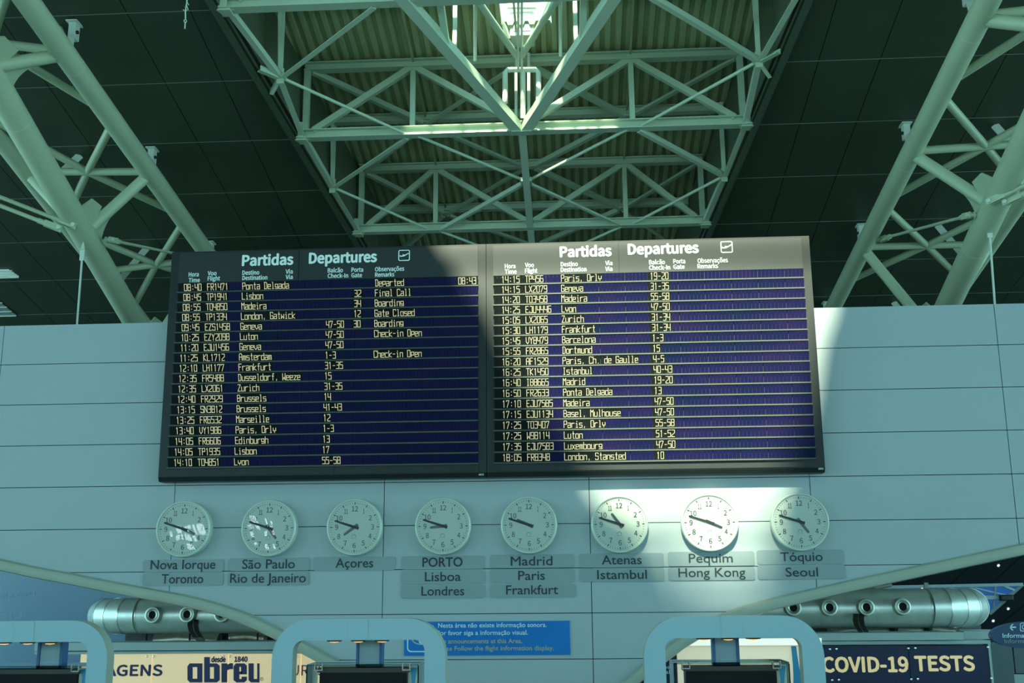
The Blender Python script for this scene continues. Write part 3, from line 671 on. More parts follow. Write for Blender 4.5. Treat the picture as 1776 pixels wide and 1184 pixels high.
def board(xa, xb, inl, inr, splits, bsplits, rowpx, z18, cols, rows, heads, label, mark):
    z0, z1 = CAMZ+1.283, CAMZ+4.036
    t = empty('departure_board', Vector(((xa+xb)/2, yb+.1, z0)), label, 'departure board', None)
    b = MB()
    sec = [(yb+.03, z0), (yb-.0, z0+.05), (yb-.0, z1), (-.014, z1), (-.014, z0-.0)]
    b.prism([Vector((xa, y, z)) for y, z in sec], (xb-xa, 0, 0)); obj('casing', b, M['black'], t)
    # header panels with headings
    zh = heads['zh']; e = [inl]+splits+[inr]
    for k in range(len(e)-1):
        b = MB(); b.box((e[k]+.003, yb-.012, zh+.004), (e[k+1]-.003, yb-.0005, z1-.022)); hp = obj('header_panel', b, M['header'], t)
        for s, p0, p1, py, cap, bo in heads['text']:
            x0, x1 = X(p0, py), X(p1, py)
            if e[k] <= (x0+x1)/2 < e[k+1]:
                h = MB(); put_text(h, s, x0, x1, Z(p0, py), cap*.00655, yb-.0135, bo); obj('heading', h, M['paint'], hp, recalc=False)
        p = heads['picto']; x0, x1 = X(p[0], p[3]), X(p[1], p[3])
        if e[k] <= x0 < e[k+1]:
            za, zc = Z(p[0], p[3]), Z(p[0], p[2]); g = MB(); r = .02; th = .011
            def rr(i, n=5):
                q = []
                for cx, cz, a0 in ((x1-r, zc-r, 0), (x0+r, zc-r, 90), (x0+r, za+r, 180), (x1-r, za+r, 270)):
                    for j in range(n): a = math.radians(a0+90*j/(n-1)); q.append(Vector((cx+(r-i)*math.cos(a), yb-.0135, cz+(r-i)*math.sin(a))))
                q.append(q[0]); return q
            g.strip(rr(0), rr(th)); s_ = (x1-x0); q = lambda u, v: Vector((x0+u*s_, yb-.0135, za+v*(zc-za)))
            g.bm.faces.new([g.bm.verts.new(q(*p_)) for p_ in ((.12, .42), (.20, .37), (.50, .41), (.90, .64), (.92, .70), (.85, .71), (.58, .56), (.38, .60), (.33, .56), (.44, .50), (.24, .47), (.16, .53), (.11, .52))])
            obj('plane_pictogram', g, M['paint'], hp, recalc=False)
    zb = heads['zb']; e = [inl]+bsplits+[inr]
    for k in range(len(e)-1):
        b = MB(); b.box((e[k]+.002, yb-.010, z0+.06), (e[k+1]-.002, yb-.0005, zb)); obj('bottom_panel', b, M['black'], t)
    m = MB(); put_text(m, 'AEG', X(mark[0], mark[2]), X(mark[1], mark[2]), Z(mark[0], mark[2])+.012, .018, yb-.002, .03); obj('maker_mark', m, M['paint'], t, recalc=False)
    # split-flap rows
    zt1 = Z(*rowpx); pitch = (zt1-z18)/17.0; cw = .0425; pit = .0436
    ncell = int((inr-inl-.004)/pit); 
    for r, row in enumerate(rows):
        zb_ = zt1-pitch*r
        used = []; words = []
        for s, x, wn_ in zip(row, cols, ('time', 'flight_number', 'destination', 'check_in_desks', 'gate', 'remark', 'remark_time')):
            L = MB()
            for i, ch in enumerate(s):
                if ch != ' ':
                    flap_char(L, ch, x+i*pit+.004, zb_, .0305, .073, yb-.0125)
            for v in L.bm.verts: v.co.y -= (v.co.z-zb_)*.30
            if s: used.append((x-.3*pit, x+len(s)*pit)); words.append((wn_, L))
        c = MB()
        for k in range(ncell):
            xa_ = inl+.006+k*((inr-inl-.008)/ncell); xb_ = xa_+(inr-inl-.008)/ncell
            g0 = .004 if k % 7 == 0 else .0012
            xm = (xa_+xb_)/2
            blank = not any(u0 <= xm <= u1 for u0, u1 in used) and xm > cols[1]
            c.mi = 0 if blank else 1
            tilt = random.uniform(0, .0018)
            c.quad([Vector((xa_+g0, yb-.004-tilt, zb_-.010)), Vector((xb_-.0012, yb-.004-tilt, zb_-.010)), Vector((xb_-.0012, yb-.004-.094*.30, zb_+.084)), Vector((xa_+g0, yb-.004-.094*.30, zb_+.084))])
        fr = obj('flap_row', c, [M['flapb'], M['flapk']], t, recalc=False)
        for wn_, L in words: obj(wn_, L, M['flaptext'], fr, recalc=False)
        b = MB(); zt = zb_-.0125; ns = 11
        for k in range(ns):
            a = inl+(inr-inl)*k/ns; d = inl+(inr-inl)*(k+1)/ns
            b.prism([Vector((a+.001, yb-.0005, zt)), Vector((a+.001, yb-.040, zt-.006)), Vector((a+.001, yb-.040, zt-.0215)), Vector((a+.001, yb-.0005, zt-.0245))], (d-a-.002, 0, 0))
        obj('row_bar', b, M['bar'], fr)
    return t
def heads_l():
    T = [('Partidas', 421, 508, 461, 19, .06), ('Departures', 537, 653, 457, 19, .06)]
    for s, a, b_, y in (('Hora', 328, 345, 480), ('Time', 328, 347, 490), ('Voo', 361, 376, 478), ('Flight', 361, 382, 487), ('Destino', 421, 450, 477), ('Destination', 421, 464, 486), ('Via', 496, 508, 475), ('Via', 496, 508, 484.5),
                        ('Balcão', 569, 595, 473), ('Check-In', 569, 604, 482.5), ('Porta', 610, 630, 472), ('Gate', 610, 628, 481.5), ('Observações', 651, 701, 471), ('Remarks', 651, 684, 480.5)): T.append((s, a, b_, y, 7.8, .04))
    return dict(text=T, picto=(691, 711, 434, 453), zh=Z(560, 486), zb=Z(450, 811))
def heads_r():
    T = [('Partidas', 972, 1060, 446, 18.5, .06), ('Departures', 1090, 1211, 441.5, 18.5, .06)]
    for s, a, b_, y in (('Hora', 876, 894, 466), ('Time', 876, 896, 475.5), ('Voo', 911, 926, 464), ('Flight', 911, 932, 474), ('Destino', 973, 1002, 462.5), ('Destination', 973, 1017, 472), ('Via', 1050, 1062, 460.5), ('Via', 1050, 1062, 470.5),
                        ('Balcão', 1126, 1153, 459), ('Check-In', 1126, 1162, 468.5), ('Porta', 1168, 1188, 457.5), ('Gate', 1168, 1187, 467), ('Observações', 1210, 1262, 456.5), ('Remarks', 1210, 1245, 466)): T.append((s, a, b_, y, 8.0, .03))
    return dict(text=T, picto=(1250, 1271, 419, 439), zh=Z(1100, 474), zb=Z(1010, 802))
board(-4.805, -1.014, X(311, 460), X(829.5, 450), [X(519, 450)], [X(580, 815)], (320, 504.5), Z(303, 808), [X(320, 504), X(360, 503), X(421, 502), X(566, 570), X(615, 516), X(651, 497), X(795, 494)], LROWS, heads_l(),
      'left black split-flap departure board, mornings from 08:40, mostly in shade', (830, 839, 826))
board(-1.008, 2.768, X(855, 450), X(1391, 440), [X(1073, 440)], [X(1160, 812)], (870, 491), Z(870, 799.5), [X(870, 491), X(911, 490), X(973, 489), X(1127.5, 486)], RROWS, heads_r(),
      'right black split-flap departure board, from 14:15 on, in patchy sun', (1419.5, 1428, 816))

# ------------------------------------------------------------------ city clocks and their name plates
YC = 12.70; yc = YC+CAMY
CL = [(317.7, 917, 3, 'Nova Iorque', 'wall clock over the Nova Iorque and Toronto plates'), (466, 915.5, 4, 'São Paulo', 'wall clock over the São Paulo and Rio de Janeiro plates'),
      (614.6, 913.7, 7, 'Açores', 'wall clock over the single Açores plate'), (768.2, 912, 8, 'PORTO', 'wall clock over the PORTO plate'),
      (917.4, 910, 9, 'Madrid', 'wall clock over the Madrid, Paris and Frankfurt plates'), (1074.6, 908.6, 10, 'Atenas', 'wall clock over the Atenas and Istambul plates, half in sun'),
      (1231, 905.6, 3, 'Pequim', 'sunlit wall clock over the Pequim and Hong Kong plates'), (1388, 904.6, 4, 'Tóquio', 'rightmost wall clock, over the Tóquio and Seoul plates')]
def make_clock(c, label):
    t = empty('wall_clock', c, label, 'clock', 'round city clocks on the announcement wall')
    R = .300
    b = MB().lathe(c, [(0, -.10), (R+.018, -.10), (R+.022, -.02), (R+.016, .004), (R+.008, .010), (R, .006), (R-.004, -.010)], 72); obj('casing', b, M['casing'], t, smooth=True)
    b = MB().lathe(c, [(R-.003, -.012), (0, -.012)], 72); obj('dial', b, M['face'], t)
    b = MB(); y = c.y+.0110
    for k in range(60):
        a = math.radians(6*k); rad = Vector((math.sin(a), 0, math.cos(a))); tn = Vector((math.cos(a), 0, -math.sin(a))); o = Vector((c.x, y, c.z))
        r0, r1, hw = (R-.046, R-.019, .0062) if k % 5 == 0 else (R-.034, R-.022, .0028)
        b.quad([o+rad*r0-tn*hw, o+rad*r0+tn*hw, o+rad*r1+tn*hw, o+rad*r1-tn*hw])
    obj('minute_marks', b, M['ink'], t, recalc=False)
    b = MB()
    for n in range(1, 13):
        a = math.radians(30*n); s = str(n); r = .206; wd = .033*len(s)+(.004 if len(s) == 2 else 0); wd = {1: .013, 11: .038}.get(n, wd)
        x = c.x+r*math.sin(a); z = c.z+r*math.cos(a); put_text(b, s, x-wd/2, x+wd/2, z-.028, .056, y, .02)
    obj('numerals', b, M['ink'], t, recalc=False)
    b = MB(); P = [Vector((c.x-.005+.019*math.cos(math.radians(q)), y, c.z-.105+.019*math.sin(math.radians(q)))) for q in range(-20, 201, 20)]
    Q_ = [p+(p-Vector((c.x-.005, y, c.z-.105))).normalized()*.0045 for p in P]; b.strip(P, Q_)
    for k in range(9): b.box((c.x-.036+k*.007, y, c.z-.128), (c.x-.032+k*.007, y+.0004, c.z-.124))
    obj('maker_mark', b, M['ink'], t)
    b = MB(); p = Vector((c.x, c.y+.004, c.z))
    def hand(l, tail, w0, w1, yy):
        m = MB(); m.prism([Vector((-w0, 0, -tail)), Vector((w0, 0, -tail)), Vector((w1, 0, l-.012)), Vector((w1*.6, 0, l)), Vector((-w1*.6, 0, l)), Vector((-w1, 0, l-.012))], (0, .003, 0)); return m
    for nm, l, tail, w0, w1, yy in (('hour_hand', .150, .048, .019, .0135, .004), ('minute_hand', .242, .052, .016, .010, -.001)):
        h = obj(nm, hand(l, tail, w0, w1, yy), M['ink'], None); h.parent = t; h.location = (.0, yy, 0)
    b = MB().lathe(c, [(.014, -.010), (.014, .003), (0, .004)], 16); obj('hub', b, M['ink'], t)
    b = MB().lathe(c, [(R-.002, -.0015), (0, -.0005)], 64); obj('glass', b, M['clockglass'], t, recalc=False)
    return t
def set_hands(t, hour, minute):
    for ch in t.children:
        if ch.name.startswith('hour_hand'): ch.rotation_euler = (0, math.radians(30*(hour+minute/60)), 0)
        if ch.name.startswith('minute_hand'): ch.rotation_euler = (0, math.radians(6*minute), 0)
c0 = un(CL[0][0], CL[0][1], YC); proto = make_clock(c0, CL[0][4])
for i, (px, py, hr, nm, lab) in enumerate(CL):
    o = proto if i == 0 else copy_tree(proto)
    o.location = un(px, py, YC); o['label'] = lab; set_hands(o, hr, 48)
PLATES = [('Nova Iorque', 248, 388, 970, 991.5, 261, 373, 987), ('Toronto', 246, 387, 993, 1015, 280, 352, 1011.5), ('São Paulo', 395, 537, 967, 989.5, 420, 511, 986), ('Rio de Janeiro', 394, 536, 991, 1014.5, 399, 530, 1010.5),
 ('Açores', 543, 686, 965, 989, 582, 647, 984), ('PORTO', 696, 840, 963.5, 987, 733, 802, 982.5), ('Lisboa', 695, 841, 989, 1012, 737, 799, 1007.5), ('Londres', 695, 841, 1014, 1037, 731, 805, 1032.5),
 ('Madrid', 850, 996, 961, 984.5, 886, 958, 980.5), ('Paris', 850, 996, 986.5, 1010, 899, 945, 1005.5), ('Frankfurt', 850, 998, 1012, 1035.5, 878, 968, 1030.5), ('Atenas', 1005, 1151, 959, 983.5, 1044, 1113, 978.5), ('Istambul', 1006, 1152, 985, 1008, 1036, 1122, 1004),
 ('Pequim', 1159, 1308, 956, 981, 1195, 1271, 975.5), ('Hong Kong', 1160, 1309, 983, 1006, 1177, 1293, 1000.5), ('Tóquio', 1314, 1463, 953, 978, 1354, 1427, 973), ('Seoul', 1315, 1465, 979, 1004, 1363, 1419, 999.5)]
for s, x0, x1, y0, y1, t0, t1, tb in PLATES:
    a, c = un(x0, y1, 12.785), un(x1, y0, 12.785); zc = (un((x0+x1)/2, y1, 12.785).z, un((x0+x1)/2, y0, 12.785).z)
    r = .028; pts = []
    for cx, cz, a0 in ((c.x-r, zc[1]-r, 0), (a.x+r, zc[1]-r, 90), (a.x+r, zc[0]+r, 180), (c.x-r, zc[0]+r, 270)):
        for j in range(5): q = math.radians(a0+22.5*j); pts.append(Vector((cx+r*math.cos(q), 12.787+CAMY, cz+r*math.sin(q))))
    b = MB().prism(pts, (0, .012, 0))
    o = obj('name_plate', b, M['plate'], origin=Vector(((a.x+c.x)/2, -.006, zc[0])))
    tag(o, 'grey name plate reading %s under its clock' % s, 'name plate', 'city name plates')
    m = MB(); text_at(m, s, t0, t1, tb, 15.3, 12.786, .025 if s == 'PORTO' else .012, False, 0, False); obj('lettering', m, M['dark'], o, recalc=False)
# blue notice on the wall
o = empty('notice_sign', un(844, 1136, 12.79), 'blue notice on the wall about no spoken announcements', 'sign')
a, c = un(700.5, 1136, 12.785), un(988, 1077, 12.785); b = MB(); b.box((a.x, -.014, un(844, 1136, 12.785).z), (c.x, -.002, un(844, 1077, 12.785).z)); obj('panel', b, M['bluesign'], o)
m = MB()
text_at(m, 'Nesta área não existe informação sonora.', 760, 948, 1088, 7.4, 12.785, .02, False, 0, False); obj('portuguese_text', m, M['white'], o, recalc=False)
m = MB(); text_at(m, 'Por favor siga a informação visual.', 758, 915.5, 1101, 7.4, 12.785, .02, False, 0, False)
obj('portuguese_text', m, M['white'], o, recalc=False)
m = MB(); text_at(m, 'No announcements at this Area.', 760, 905.5, 1115.5, 7.2, 12.785, .03, False, 0, False); obj('english_text', m, M['beige'], o, recalc=False)
m = MB(); text_at(m, 'Please Follow the flight information display.', 756, 960.5, 1128, 7.2, 12.785, .03, False, 0, False); obj('english_text', m, M['beige'], o, recalc=False)
m = MB()
def ringpts(px, py, rx, ry, n=28): return [un(px+rx*math.cos(2*math.pi*k/n), py+ry*math.sin(2*math.pi*k/n), 12.7845) for k in range(n+1)]
def roundrect(x0, x1, y0, y1, r):
    q = []
    for cx, cy, a0 in ((x1-r, y1-r, 0), (x0+r, y1-r, 90), (x0+r, y0+r, 180), (x1-r, y0+r, 270)):
        for j in range(6): A = math.radians(a0+18*j); q.append(un(cx+r*math.cos(A), cy+r*math.sin(A), 12.7845))
    q.append(q[0]); return q
m.strip(roundrect(706, 754, 1083, 1130.5, 7), roundrect(708, 752, 1085, 1128.5, 5.5)); m.bm.faces.new([m.bm.verts.new(p) for p in ringpts(731, 1111, 5, 5)[:-1]])
obj('pictogram_frame', m, M['white'], o); m = MB(); m.strip(ringpts(731, 1108, 17, 10), ringpts(731, 1108, 15, 8)); obj('pictogram_eye', m, M['beige'], o)
#--PART4--
# ------------------------------------------------------------------ below the wall: glass, mirrored ceiling, ducts, shop fronts
# left: blue grey glass screen with a faint reflection of words put on in colour
a, c = un(-420, 1300, 16.2), un(640, 900, 16.2)
b = MB(); b.box((a.x, a.y, 0.0), (c.x, a.y+.05, c.z)); o = obj('glass_screen', b, M['glassblue'], origin=Vector((a.x, a.y, 0))); tag(o, 'blue grey glass screen behind the left silver duct, with faint reflected words', 'glass screen')
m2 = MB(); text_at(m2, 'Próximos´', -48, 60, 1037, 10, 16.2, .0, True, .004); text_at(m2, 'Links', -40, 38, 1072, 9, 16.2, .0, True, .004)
obj('reflected_words', m2, M['faint'], o, recalc=False)
# right: reflections in dark glass, built as an added sloping panel with glowing window
def refl_pt(px, py):
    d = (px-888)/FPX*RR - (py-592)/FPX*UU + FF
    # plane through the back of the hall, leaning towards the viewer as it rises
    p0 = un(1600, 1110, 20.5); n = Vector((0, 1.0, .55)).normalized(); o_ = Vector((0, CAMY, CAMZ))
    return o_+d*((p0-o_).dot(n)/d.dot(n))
b = MB(); b.prism([refl_pt(1180, 1180), refl_pt(2300, 1180), refl_pt(2300, 860), refl_pt(1180, 930)], (0, .12, .06)); struct('reflected_ceiling', b, M['soffit'])
b = MB()
for p, q in (((1620, 985), (1560, 1040)), ((1700, 965), (1600, 1060)), ((1776, 960), (1690, 1040)), ((1776, 1050), (1700, 1110)), ((1800, 1085), (1750, 1130))):
    A, B = refl_pt(*p), refl_pt(*q); b.beam(A-Vector((0, .003, 0)), B-Vector((0, .003, 0)), .012, .012)
struct('reflected_seams', b, M['ceilgap'])
b = MB(); b.prism([p-Vector((0, .012, .006)) for p in (refl_pt(1520, 1016), refl_pt(1772, 1011), refl_pt(1722, 1056), refl_pt(1715, 1062), refl_pt(1520, 1062))], (0, .008, .004)); wn = struct('reflected_window', b, M['glaze'])
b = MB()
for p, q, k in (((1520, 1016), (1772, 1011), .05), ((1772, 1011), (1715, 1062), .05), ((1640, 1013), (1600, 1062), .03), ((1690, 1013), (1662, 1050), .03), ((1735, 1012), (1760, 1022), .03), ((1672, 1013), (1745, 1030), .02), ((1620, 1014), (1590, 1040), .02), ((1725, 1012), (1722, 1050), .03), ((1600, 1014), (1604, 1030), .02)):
    A, B = refl_pt(*p)-Vector((0, .04, .02)), refl_pt(*q)-Vector((0, .04, .02)); b.beam(A, B, k, k)
A, B = refl_pt(1690, 1030)-Vector((0, .1, .05)), refl_pt(1752, 1031)-Vector((0, .1, .05)); b.beam(A, B, .05, .06)
struct('reflected_window_frame', b, M['fascia'])
A = refl_pt(1740, 1030)-Vector((0, .14, .07)); b = MB(); b.box(A+Vector((-.12, -.06, -.04)), A+Vector((.10, .06, .06))); o = obj('floodlight', b, M['black'], origin=A, bevel=.02); tag(o, 'small black floodlight on the reflected blue roof window bar', 'floodlight')
for x, y, l in ((1731, 979.5, 'reflected lit downlight close under the right curved trim'), (1599, 1019.5, 'reflected lit downlight just above the right duct'), (1748, 1054.5, 'reflected lit downlight right of the blue roof window'), (1722, 1075.5, 'reflected lit downlight lowest in the dark glass, above the oval sign')):  # glowing discs added as reflections of downlights
    c = refl_pt(x, y)-Vector((0, .014, .008)); t = empty('downlight', c, l, 'downlight', 'downlights reflected in the dark glass')
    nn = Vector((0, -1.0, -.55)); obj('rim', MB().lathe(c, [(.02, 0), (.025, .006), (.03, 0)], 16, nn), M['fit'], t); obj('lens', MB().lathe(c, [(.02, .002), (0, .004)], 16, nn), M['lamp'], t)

# silver ducts with round jet nozzles
def duct(xe, xi, yc_, Yd, r, s, nozz, label, seams):
    """straight run from xi to the bend at xe, the bend turns away from the viewer"""
    pa = un(xi, yc_, Yd); pb = un(xe, yc_, Yd); z = (pa.z+pb.z)/2; pa.z = pb.z = z
    t = empty('air_duct', pa, label, 'air duct', 'silver air ducts behind the wall')
    obj('run', MB().path([pa, pb], r, 48), M['duct'], t, smooth=True)
    R = .72; n = 6; mb = MB(); P = []
    cen = pb+Vector((0, R, 0))
    for k in range(n+1):
        a = math.radians(90*k/n); P.append(cen+Vector((s*R*math.sin(a), -R*math.cos(a), 0)))
    P.append(P[-1]+Vector((0, .5, 0)))
    obj('elbow', mb.path(P, r, 48, sharp=True), M['duct'], t, smooth=True)
    for i, p in enumerate(P[:-1]):
        d = (P[min(i+1, len(P)-1)]-P[max(i-1, 0)]).normalized(); 
        if i == 0: d = Vector((s, 0, 0))
        b = MB().tube(p-d*.008, p+d*.008, r*1.02, 48); obj('seam_ring', b, M['ductseam'], t, smooth=True)
    for x in seams:
        q = un(x, yc_, Yd-r*.9); q.z = z; q.y = pa.y; b = MB().tube(q-Vector((.003, 0, 0)), q+Vector((.003, 0, 0)), r*1.004, 48); obj('seam_ring', b, M['ductseam'], t, smooth=True)
    for x, y in nozz:
        c = un(x, y, Yd-r-.06); ax = Vector((0, -1, .0)); d = Vector((0, CAMY, CAMZ))-c
        ax = Vector((-.12 if s < 0 else .1, -1, .05)).normalized()
        nz = obj('nozzle', MB().lathe(c, [(.105, -.16), (.105, -.02), (.098, .004), (.086, .006), (.078, -.014), (.070, -.010), (.062, .004), (.050, .0), (.048, -.05)], 32, ax), M['nozzle'], t, smooth=True)
        obj('bore', MB().lathe(c, [(.049, -.012), (0, -.012)], 24, ax), M['hole'], nz)
    return t
duct(245, 560, 1066.5, 14.6, .226, -1, [(264, 1066), (324, 1065), (384, 1064.5)], 'left silver air duct with three nozzles, bending away at its left end', (330, 405))
duct(1608, 1240, 1055.5, 14.6, .238, 1, [(1312, 1053), (1376, 1053), (1439, 1053), (1503, 1052.5), (1566, 1051.5)], 'right silver air duct with five nozzles, bending away at its right end', (1375, 1423, 1520))
for x, y0, y1, Yd, l in ((337, 1074, 1122, 14.25, 'curved dark strap under the left duct, reaching down over the sign'), (1492, 1064, 1112, 14.2, 'curved dark strap under the right duct, reaching down over the sign')):
    c = un(x, y1, Yd); t = empty('duct_strap', c, l, 'strap', 'curved straps under the ducts')
    for k, dx in enumerate((0, 10)):
        P = [un(x+dx-7, y0, Yd+.13), un(x+dx-8, y0+10, Yd+.0), un(x+dx-6, y0+20, Yd-.06), un(x+dx+1, y0+31, Yd-.1), un(x+dx*.7+9, y0+39, Yd-.1), un(x+dx*.6+14, y1, Yd-.08)]; ws = [.030, .030, .028, .026, .022, .010]
        b = MB(); A = [p-Vector((w_, 0, 0)) for p, w_ in zip(P, ws)]; B = [p+Vector((w_, 0, 0)) for p, w_ in zip(P, ws)]; q = Vector((0, .03, 0)); b.strip(A, B); b.strip([p+q for p in A], [p+q for p in B]); b.strip(A, [p+q for p in A]); b.strip(B, [p+q for p in B])
        obj('hook_plate', b, M['bracket'], t)
for x, y, Yd, l in ((257, 1033, 14.75, 'short hanger stub on top of the left duct'), (1604, 1017, 14.75, 'short hanger stub on top of the right duct near its bend')):
    c = un(x, y, Yd); o = obj('duct_hanger', MB().beam(c-Vector((0, 0, .14)), c+Vector((.02, 0, .05)), .03, .05), M['trim'], origin=c); tag(o, l, 'hanger', 'duct hangers')
c = un(1530, 1017, 14.9); b = MB().path([un(1490, 1023, 14.9), un(1515, 1018, 14.85), un(1545, 1013, 14.9)], [.05, .045, .03], 8); o = obj('cable_bundle', b, M['silver'], origin=c); tag(o, 'crumpled cable bundle lying on the right duct under the trim', 'cables')
# low dark gallery behind the shop signs with mullions and flexible duct
for side, x0, x1, yy in (('left', 215, 640, 1140), ('right', 1060, 1700, 1128)):
    a, c = un(x0, yy, 16.0), un(x1, 1072, 16.0); b = MB(); b.box((a.x, a.y, 0), (c.x, a.y+.08, c.z)); struct('wall_gallery_'+side, b, M['soffit'] if side == 'left' else M['grey'])
MUL = [(253, 'left'), (328, 'left'), (393, 'left'), (446, 'left'), (1548, 'right'), (1609, 'right')]
for x, side in MUL:
    a, c = un(x-1.6, 1124 if side == 'left' else 1112, 15.2), un(x+1.6, 1086 if side == 'left' else 1075, 15.2); b = MB(); b.box((a.x, a.y, 0), (c.x, a.y+.05, c.z+.1)); o = obj('mullion', b, M['joint'], origin=Vector((a.x, a.y, a.z)))
    tag(o, 'thin dark mullion in the gap under the %s duct, at %s' % (side, {253: 'its far left', 328: 'the strap', 393: 'the right of the strap', 446: 'the cream sign end', 1548: 'the right of the strap', 1609: 'the start of the bend'}[x]), 'mullion', 'mullions under the ducts')
for P, r, l in (([(270, 1112), (310, 1108), (345, 1110), (380, 1113)], .12, 'crumpled flexible duct in the gap under the left air duct, left of the strap'), ([(400, 1106), (430, 1103), (460, 1108)], .10, 'crumpled flexible duct in the gap under the left air duct, right end'),
                ([(1440, 1100), (1470, 1092), (1500, 1096), (1540, 1094)], .13, 'crumpled flexible duct in the gap under the right air duct, at the strap'), ([(1553, 1090), (1580, 1093), (1606, 1092)], .13, 'crumpled flexible duct in the gap under the right air duct, middle'), ([(1613, 1090), (1640, 1094), (1668, 1097)], .10, 'crumpled flexible duct in the gap under the right air duct, near the bend')):
    o = obj('flexible_duct', MB().path([un(x, y, 15.4) for x, y in P], r, 14), M['silver'], origin=un(P[0][0], P[0][1], 15.4), smooth=True); tag(o, l, 'flexible duct', 'flexible ducts in the gaps')

YS = 14.15
def slab(mb, x0, x1, y0, y1, Y, th, zlow=None):
    a, c = un((x0), (y0+y1)/2, Y), un((x1), (y0+y1)/2, Y); xm = (x0+x1)/2
    zt, zb = un(xm, y0, Y).z, un(xm, y1, Y).z
    mb.box((a.x, a.y, zb if zlow is None else zlow), (c.x, a.y+th, zt)); return mb
# left shop front: pale cornice and back-lit cream sign
o = obj('cornice', slab(slab(MB(), 60, 640, 1113, 1127, YS-.12, .5), 60, 640, 1128.5, 1133, YS-.06, .4), M['fascia'], origin=un(300, 1133, YS)); tag(o, 'pale cornice over the cream travel shop sign', 'cornice')
t = empty('shop_sign', un(330, 1200, YS), 'back-lit cream travel shop sign with navy lettering', 'sign')
for side, x0, x1, yy in (('left', 200, 640, 1119), ('right', 1060, 1720, 1106)):
    a, c = un(x0, yy, 15.4), un(x1, yy, 15.4); b = MB(); b.box((a.x, 14.75+CAMY, 0), (c.x, 15.98+CAMY, un((x0+x1)/2, yy, 15.4).z-.045)); struct('floor_gallery_'+side, b, M['grey'])
xs = [134, 260, 393, 520, 640]
for k in range(4): obj('sign_panel', slab(MB(), xs[k]+.5, xs[k+1]-.5, 1134, 1290, YS, .16), M['cream'], t)
m = MB(); text_at(m, 'VIAGENS', 155, 281, 1171.5, 17, YS, .05, False, .004); obj('shop_word', m, M['letterblue'], t, recalc=False)
m = MB(); text_at(m, 'desde', 367, 391, 1147.5, 8, YS, .08, False, .004); text_at(m, '1840', 407, 429, 1147, 8, YS, .08, False, .004); obj('date_line', m, M['letterblue'], t, recalc=False)
# heavy rounded lower-case name, drawn as blocks
def ub(x, y): return un(x, y, YS-.005)
m = MB()
def blk(*pts): m.prism([ub(*p) for p in pts], (0, .004, 0))
def ring(x0, x1, y0, y1, t0, t1, holes=True):
    """squarish bowl with a counter"""
    blk((x0, y0+5), (x0+4, y0), (x0+t0, y0), (x0+t0, y1), (x0+4, y1), (x0, y1-5)); blk((x1-t0, y0), (x1, y0), (x1, y1), (x1-t0, y1)); blk((x0+t0, y0), (x1-t0, y0), (x1-t0, y0+t1), (x0+t0, y0+t1)); blk((x0+t0, y1-t1), (x1-t0, y1-t1), (x1-t0, y1), (x0+t0, y1))
ring(325, 351, 1150, 1183, 9, 6.5)                              # a
blk((354, 1139), (364, 1139), (364, 1183), (354, 1183)); blk((364, 1150), (376, 1150), (381, 1154), (381, 1179), (376, 1183), (364, 1183), (364, 1176.5), (371, 1176.5), (371, 1156.5), (364, 1156.5))   # b
blk((384, 1150), (394, 1150), (394, 1183), (384, 1183)); blk((394, 1152), (400, 1149.5), (404, 1150), (404, 1160), (399, 1160), (394, 1162))                                # r
blk((405, 1155), (409, 1150), (415, 1150), (415, 1183), (410, 1183), (405, 1179)); blk((415, 1150), (424, 1150), (428, 1154), (428, 1169), (418, 1169), (418, 1156), (415, 1156)); blk((415, 1164), (420, 1164), (420, 1169), (415, 1169)); blk((415, 1177), (419, 1177), (419, 1173), (428, 1173), (428, 1179), (424, 1183), (415, 1183))   # e
blk((431, 1150), (440, 1150), (440, 1183), (435, 1183), (431, 1179)); blk((440, 1177), (446, 1177), (446, 1183), (440, 1183)); blk((446, 1150), (455-5, 1150), (450, 1183), (446, 1183))      # u
obj('shop_name', m, M['letterblue'], t)
m = MB(); P = [ub(454+3*math.cos(k*math.pi/8), 1177+3*math.sin(k*math.pi/8)) for k in range(17)]; Q_ = [ub(454+2.4*math.cos(k*math.pi/8), 1177+2.4*math.sin(k*math.pi/8)) for k in range(17)]; m.strip(P, Q_); text_at(m, 'R', 452.8, 455.4, 1178.6, 3.4, YS, 0, False, .005); obj('registered_mark', m, M['letterblue'], t)
m = MB(); text_at(m, 'TURAS', 490, 563, 1171, 17, YS, .002, False, .004); obj('shop_word', m, M['letterblue'], t, recalc=False)
m = MB()
for x in (255, 267, 388, 399, 515): m.lathe(un(x, 1138, YS-.004), [(.018, 0), (.012, .012), (0, .014)], 12)
obj('stud', m, M['chrome'], t)
# right shop front: pale cornice and navy sign
o = obj('cornice', slab(slab(slab(MB(), 1060, 1672, 1098, 1111, YS-.18, .5), 1060, 1718, 1112, 1118, YS-.08, .4), 1672, 1722, 1094, 1108, YS+.3, .3), M['fascia'], origin=un(1400, 1118, YS)); tag(o, 'pale cornice over the navy test centre sign, its left part bright', 'cornice')
t = empty('shop_sign', un(1550, 1200, YS), 'navy sign with gold lettering for virus tests', 'sign')
for x0, x1 in ((1391, 1581.5), (1582.5, 1722)): obj('sign_panel', slab(MB(), x0, x1, 1119, 1290, YS, .14), M['navy'], t)
obj('side_edge', slab(MB(), 1722, 1726, 1116, 1290, YS-.01, .2), M['fascia'], t)
m = MB(); text_at(m, 'COVID-19', 1428, 1575, 1164.5, 24, YS, .055, False, .006); text_at(m, 'TESTS', 1588, 1690, 1162.5, 24, YS, .055, False, .006); obj('lettering', m, M['gold'], t, recalc=False)
